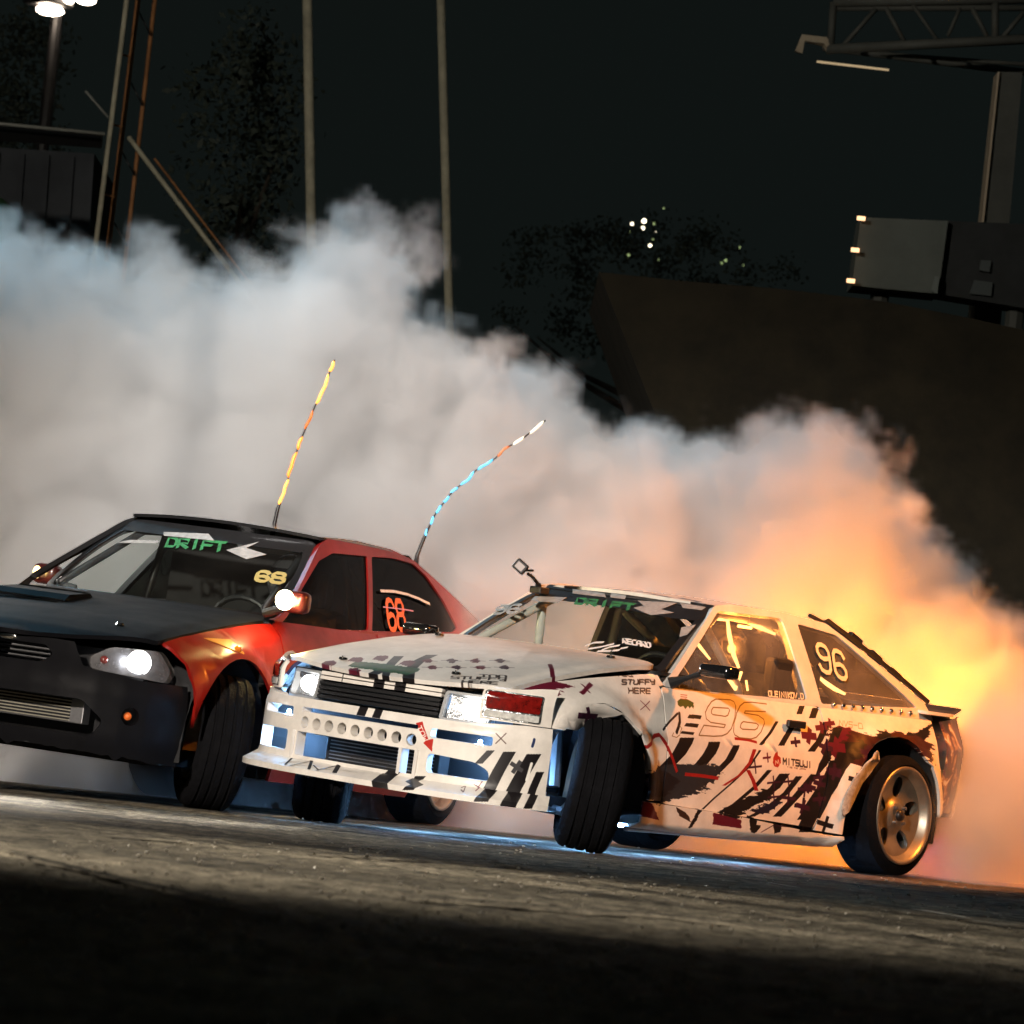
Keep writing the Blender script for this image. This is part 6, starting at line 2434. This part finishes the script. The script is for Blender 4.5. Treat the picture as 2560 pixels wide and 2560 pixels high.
def named(nm, ty):
    n = NN.new('GeometryNodeInputNamedAttribute')
    n.data_type = ty
    n.inputs[0].default_value = nm
    return n.outputs[0]


pos = NN.new('GeometryNodeInputPosition').outputs[0]
wp1 = V_('ADD', pos, V_('SCALE', V_('SUBTRACT', NZ_(1.5, 4, .55, pos, True), (.5, .5, .5)), .70))
wpos = V_('ADD', wp1, V_('SCALE', V_('SUBTRACT', NZ_(6.0, 3, .55, wp1, True), (.5, .5, .5)), .16))
mtp = NN.new('GeometryNodeMeshToPoints')
LK(gin.outputs[0], mtp.inputs[0])
sep = NN.new('GeometryNodeSeparateGeometry')
sep.domain = 'POINT'
LK(mtp.outputs[0], sep.inputs[0])
cmp_ = NN.new('FunctionNodeCompare')
cmp_.data_type = 'INT'
cmp_.operation = 'GREATER_THAN'
LK(named('lvl', 'INT'), [s for s in cmp_.inputs if s.type == 'INT'][0])
LK(cmp_.outputs[0], sep.inputs[1])


def puff_field(geo):
    sn = NN.new('GeometryNodeSampleNearest')
    sn.domain = 'POINT'
    LK(geo, sn.inputs[0])
    LK(wpos, sn.inputs['Sample Position'])

    def samp(dt, val):
        si = NN.new('GeometryNodeSampleIndex')
        si.data_type = dt
        LK(geo, si.inputs['Geometry'])
        LK(val, si.inputs['Value'])
        LK(sn.outputs[0], si.inputs['Index'])
        return si.outputs[0]
    return M_('SUBTRACT', 1, M_('DIVIDE', V_('DISTANCE', wpos, samp('FLOAT_VECTOR', pos)), samp('FLOAT', named('rad', 'FLOAT'))))


sx_ = NN.new('ShaderNodeSeparateXYZ')
LK(pos, sx_.inputs[0])
fld = M_('MAXIMUM', puff_field(sep.outputs[1]), M_('MULTIPLY', puff_field(sep.outputs[0]), .6))
# height of the local crest of the cloud along its length
fc = NN.new('ShaderNodeFloatCurve')
cm = fc.mapping.curves[0]
hp = []
for p_ in TOPL:
    q_ = LIX @ at(p_[0], p_[1], 23.2)
    hp.append(((q_.x + 4.5) / 9, max(.05, q_.z) / 5))
hp = [h for h in hp if 0 <= h[0] <= 1]
cm.points[0].location = hp[0]
cm.points[1].location = hp[-1]
for h in hp[1:-1:2]:
    cm.points.new(*h)
fc.mapping.update()
LK(M_('DIVIDE', M_('ADD', sx_.outputs[0], 4.5), 9), fc.inputs['Value'])
below = M_('SUBTRACT', M_('MULTIPLY', fc.outputs[0], 5), sx_.outputs[2])
low = M_('DIVIDE', M_('SUBTRACT', below, .15), 1.5, clamp=True)
high = M_('SUBTRACT', 1, low)
amp = M_('MULTIPLY_ADD', high, 1.25, .75)
fld = M_('ADD', fld, M_('MULTIPLY', M_('SUBTRACT', NZ_(3.8, 6, .66, wp1), .53), amp))
fld = M_('ADD', M_('MULTIPLY', fld, M_('SUBTRACT', 1, M_('MULTIPLY', low, .6))), M_('MULTIPLY', low, .55))
fld = M_('DIVIDE', M_('ADD', fld, .04), M_('MULTIPLY_ADD', low, .55, .20), clamp=True)
fld = M_('MULTIPLY', fld, fld)
fld = M_('MULTIPLY', fld, M_('MULTIPLY_ADD', M_('MULTIPLY', low, low), .62, .38))
ramp = M_('MULTIPLY_ADD', sx_.outputs[1], .75, -.75 * 21.3, clamp=True)
ramp = M_('MAXIMUM', ramp, M_('MULTIPLY_ADD', sx_.outputs[0], 2.0, -2.0 * 1.95, clamp=True))
fld = M_('MULTIPLY', fld, ramp)
vc = NN.new('GeometryNodeVolumeCube')
LK(fld, vc.inputs['Density'])
mn, mxx, vsz = (-4.2, 19.9, -.02), (4.2, 25.3, 4.2), .034
vc.inputs['Min'].default_value = mn
vc.inputs['Max'].default_value = mxx
for k, nm in enumerate(('Resolution X', 'Resolution Y', 'Resolution Z')):
    vc.inputs[nm].default_value = int((mxx[k] - mn[k]) / vsz)
sm = NN.new('GeometryNodeSetMaterial')
LK(vc.outputs[0], sm.inputs[0])
LK(sm.outputs[0], gout.inputs[0])
M_SMK = bpy.data.materials.new('tyre_smoke')
T = nodes_of(M_SMK)
T.nodes.clear()
o_ = T.nodes.new('ShaderNodeOutputMaterial')
pv = T.nodes.new('ShaderNodeVolumePrincipled')
pv.inputs['Color'].default_value = (.985, .985, .985, 1)
pv.inputs['Density'].default_value = 8.5
T.links.new(pv.outputs[0], o_.inputs['Volume'])
sm.inputs['Material'].default_value = M_SMK
md = smk.modifiers.new('smoke_density', 'NODES')
md.node_group = ng
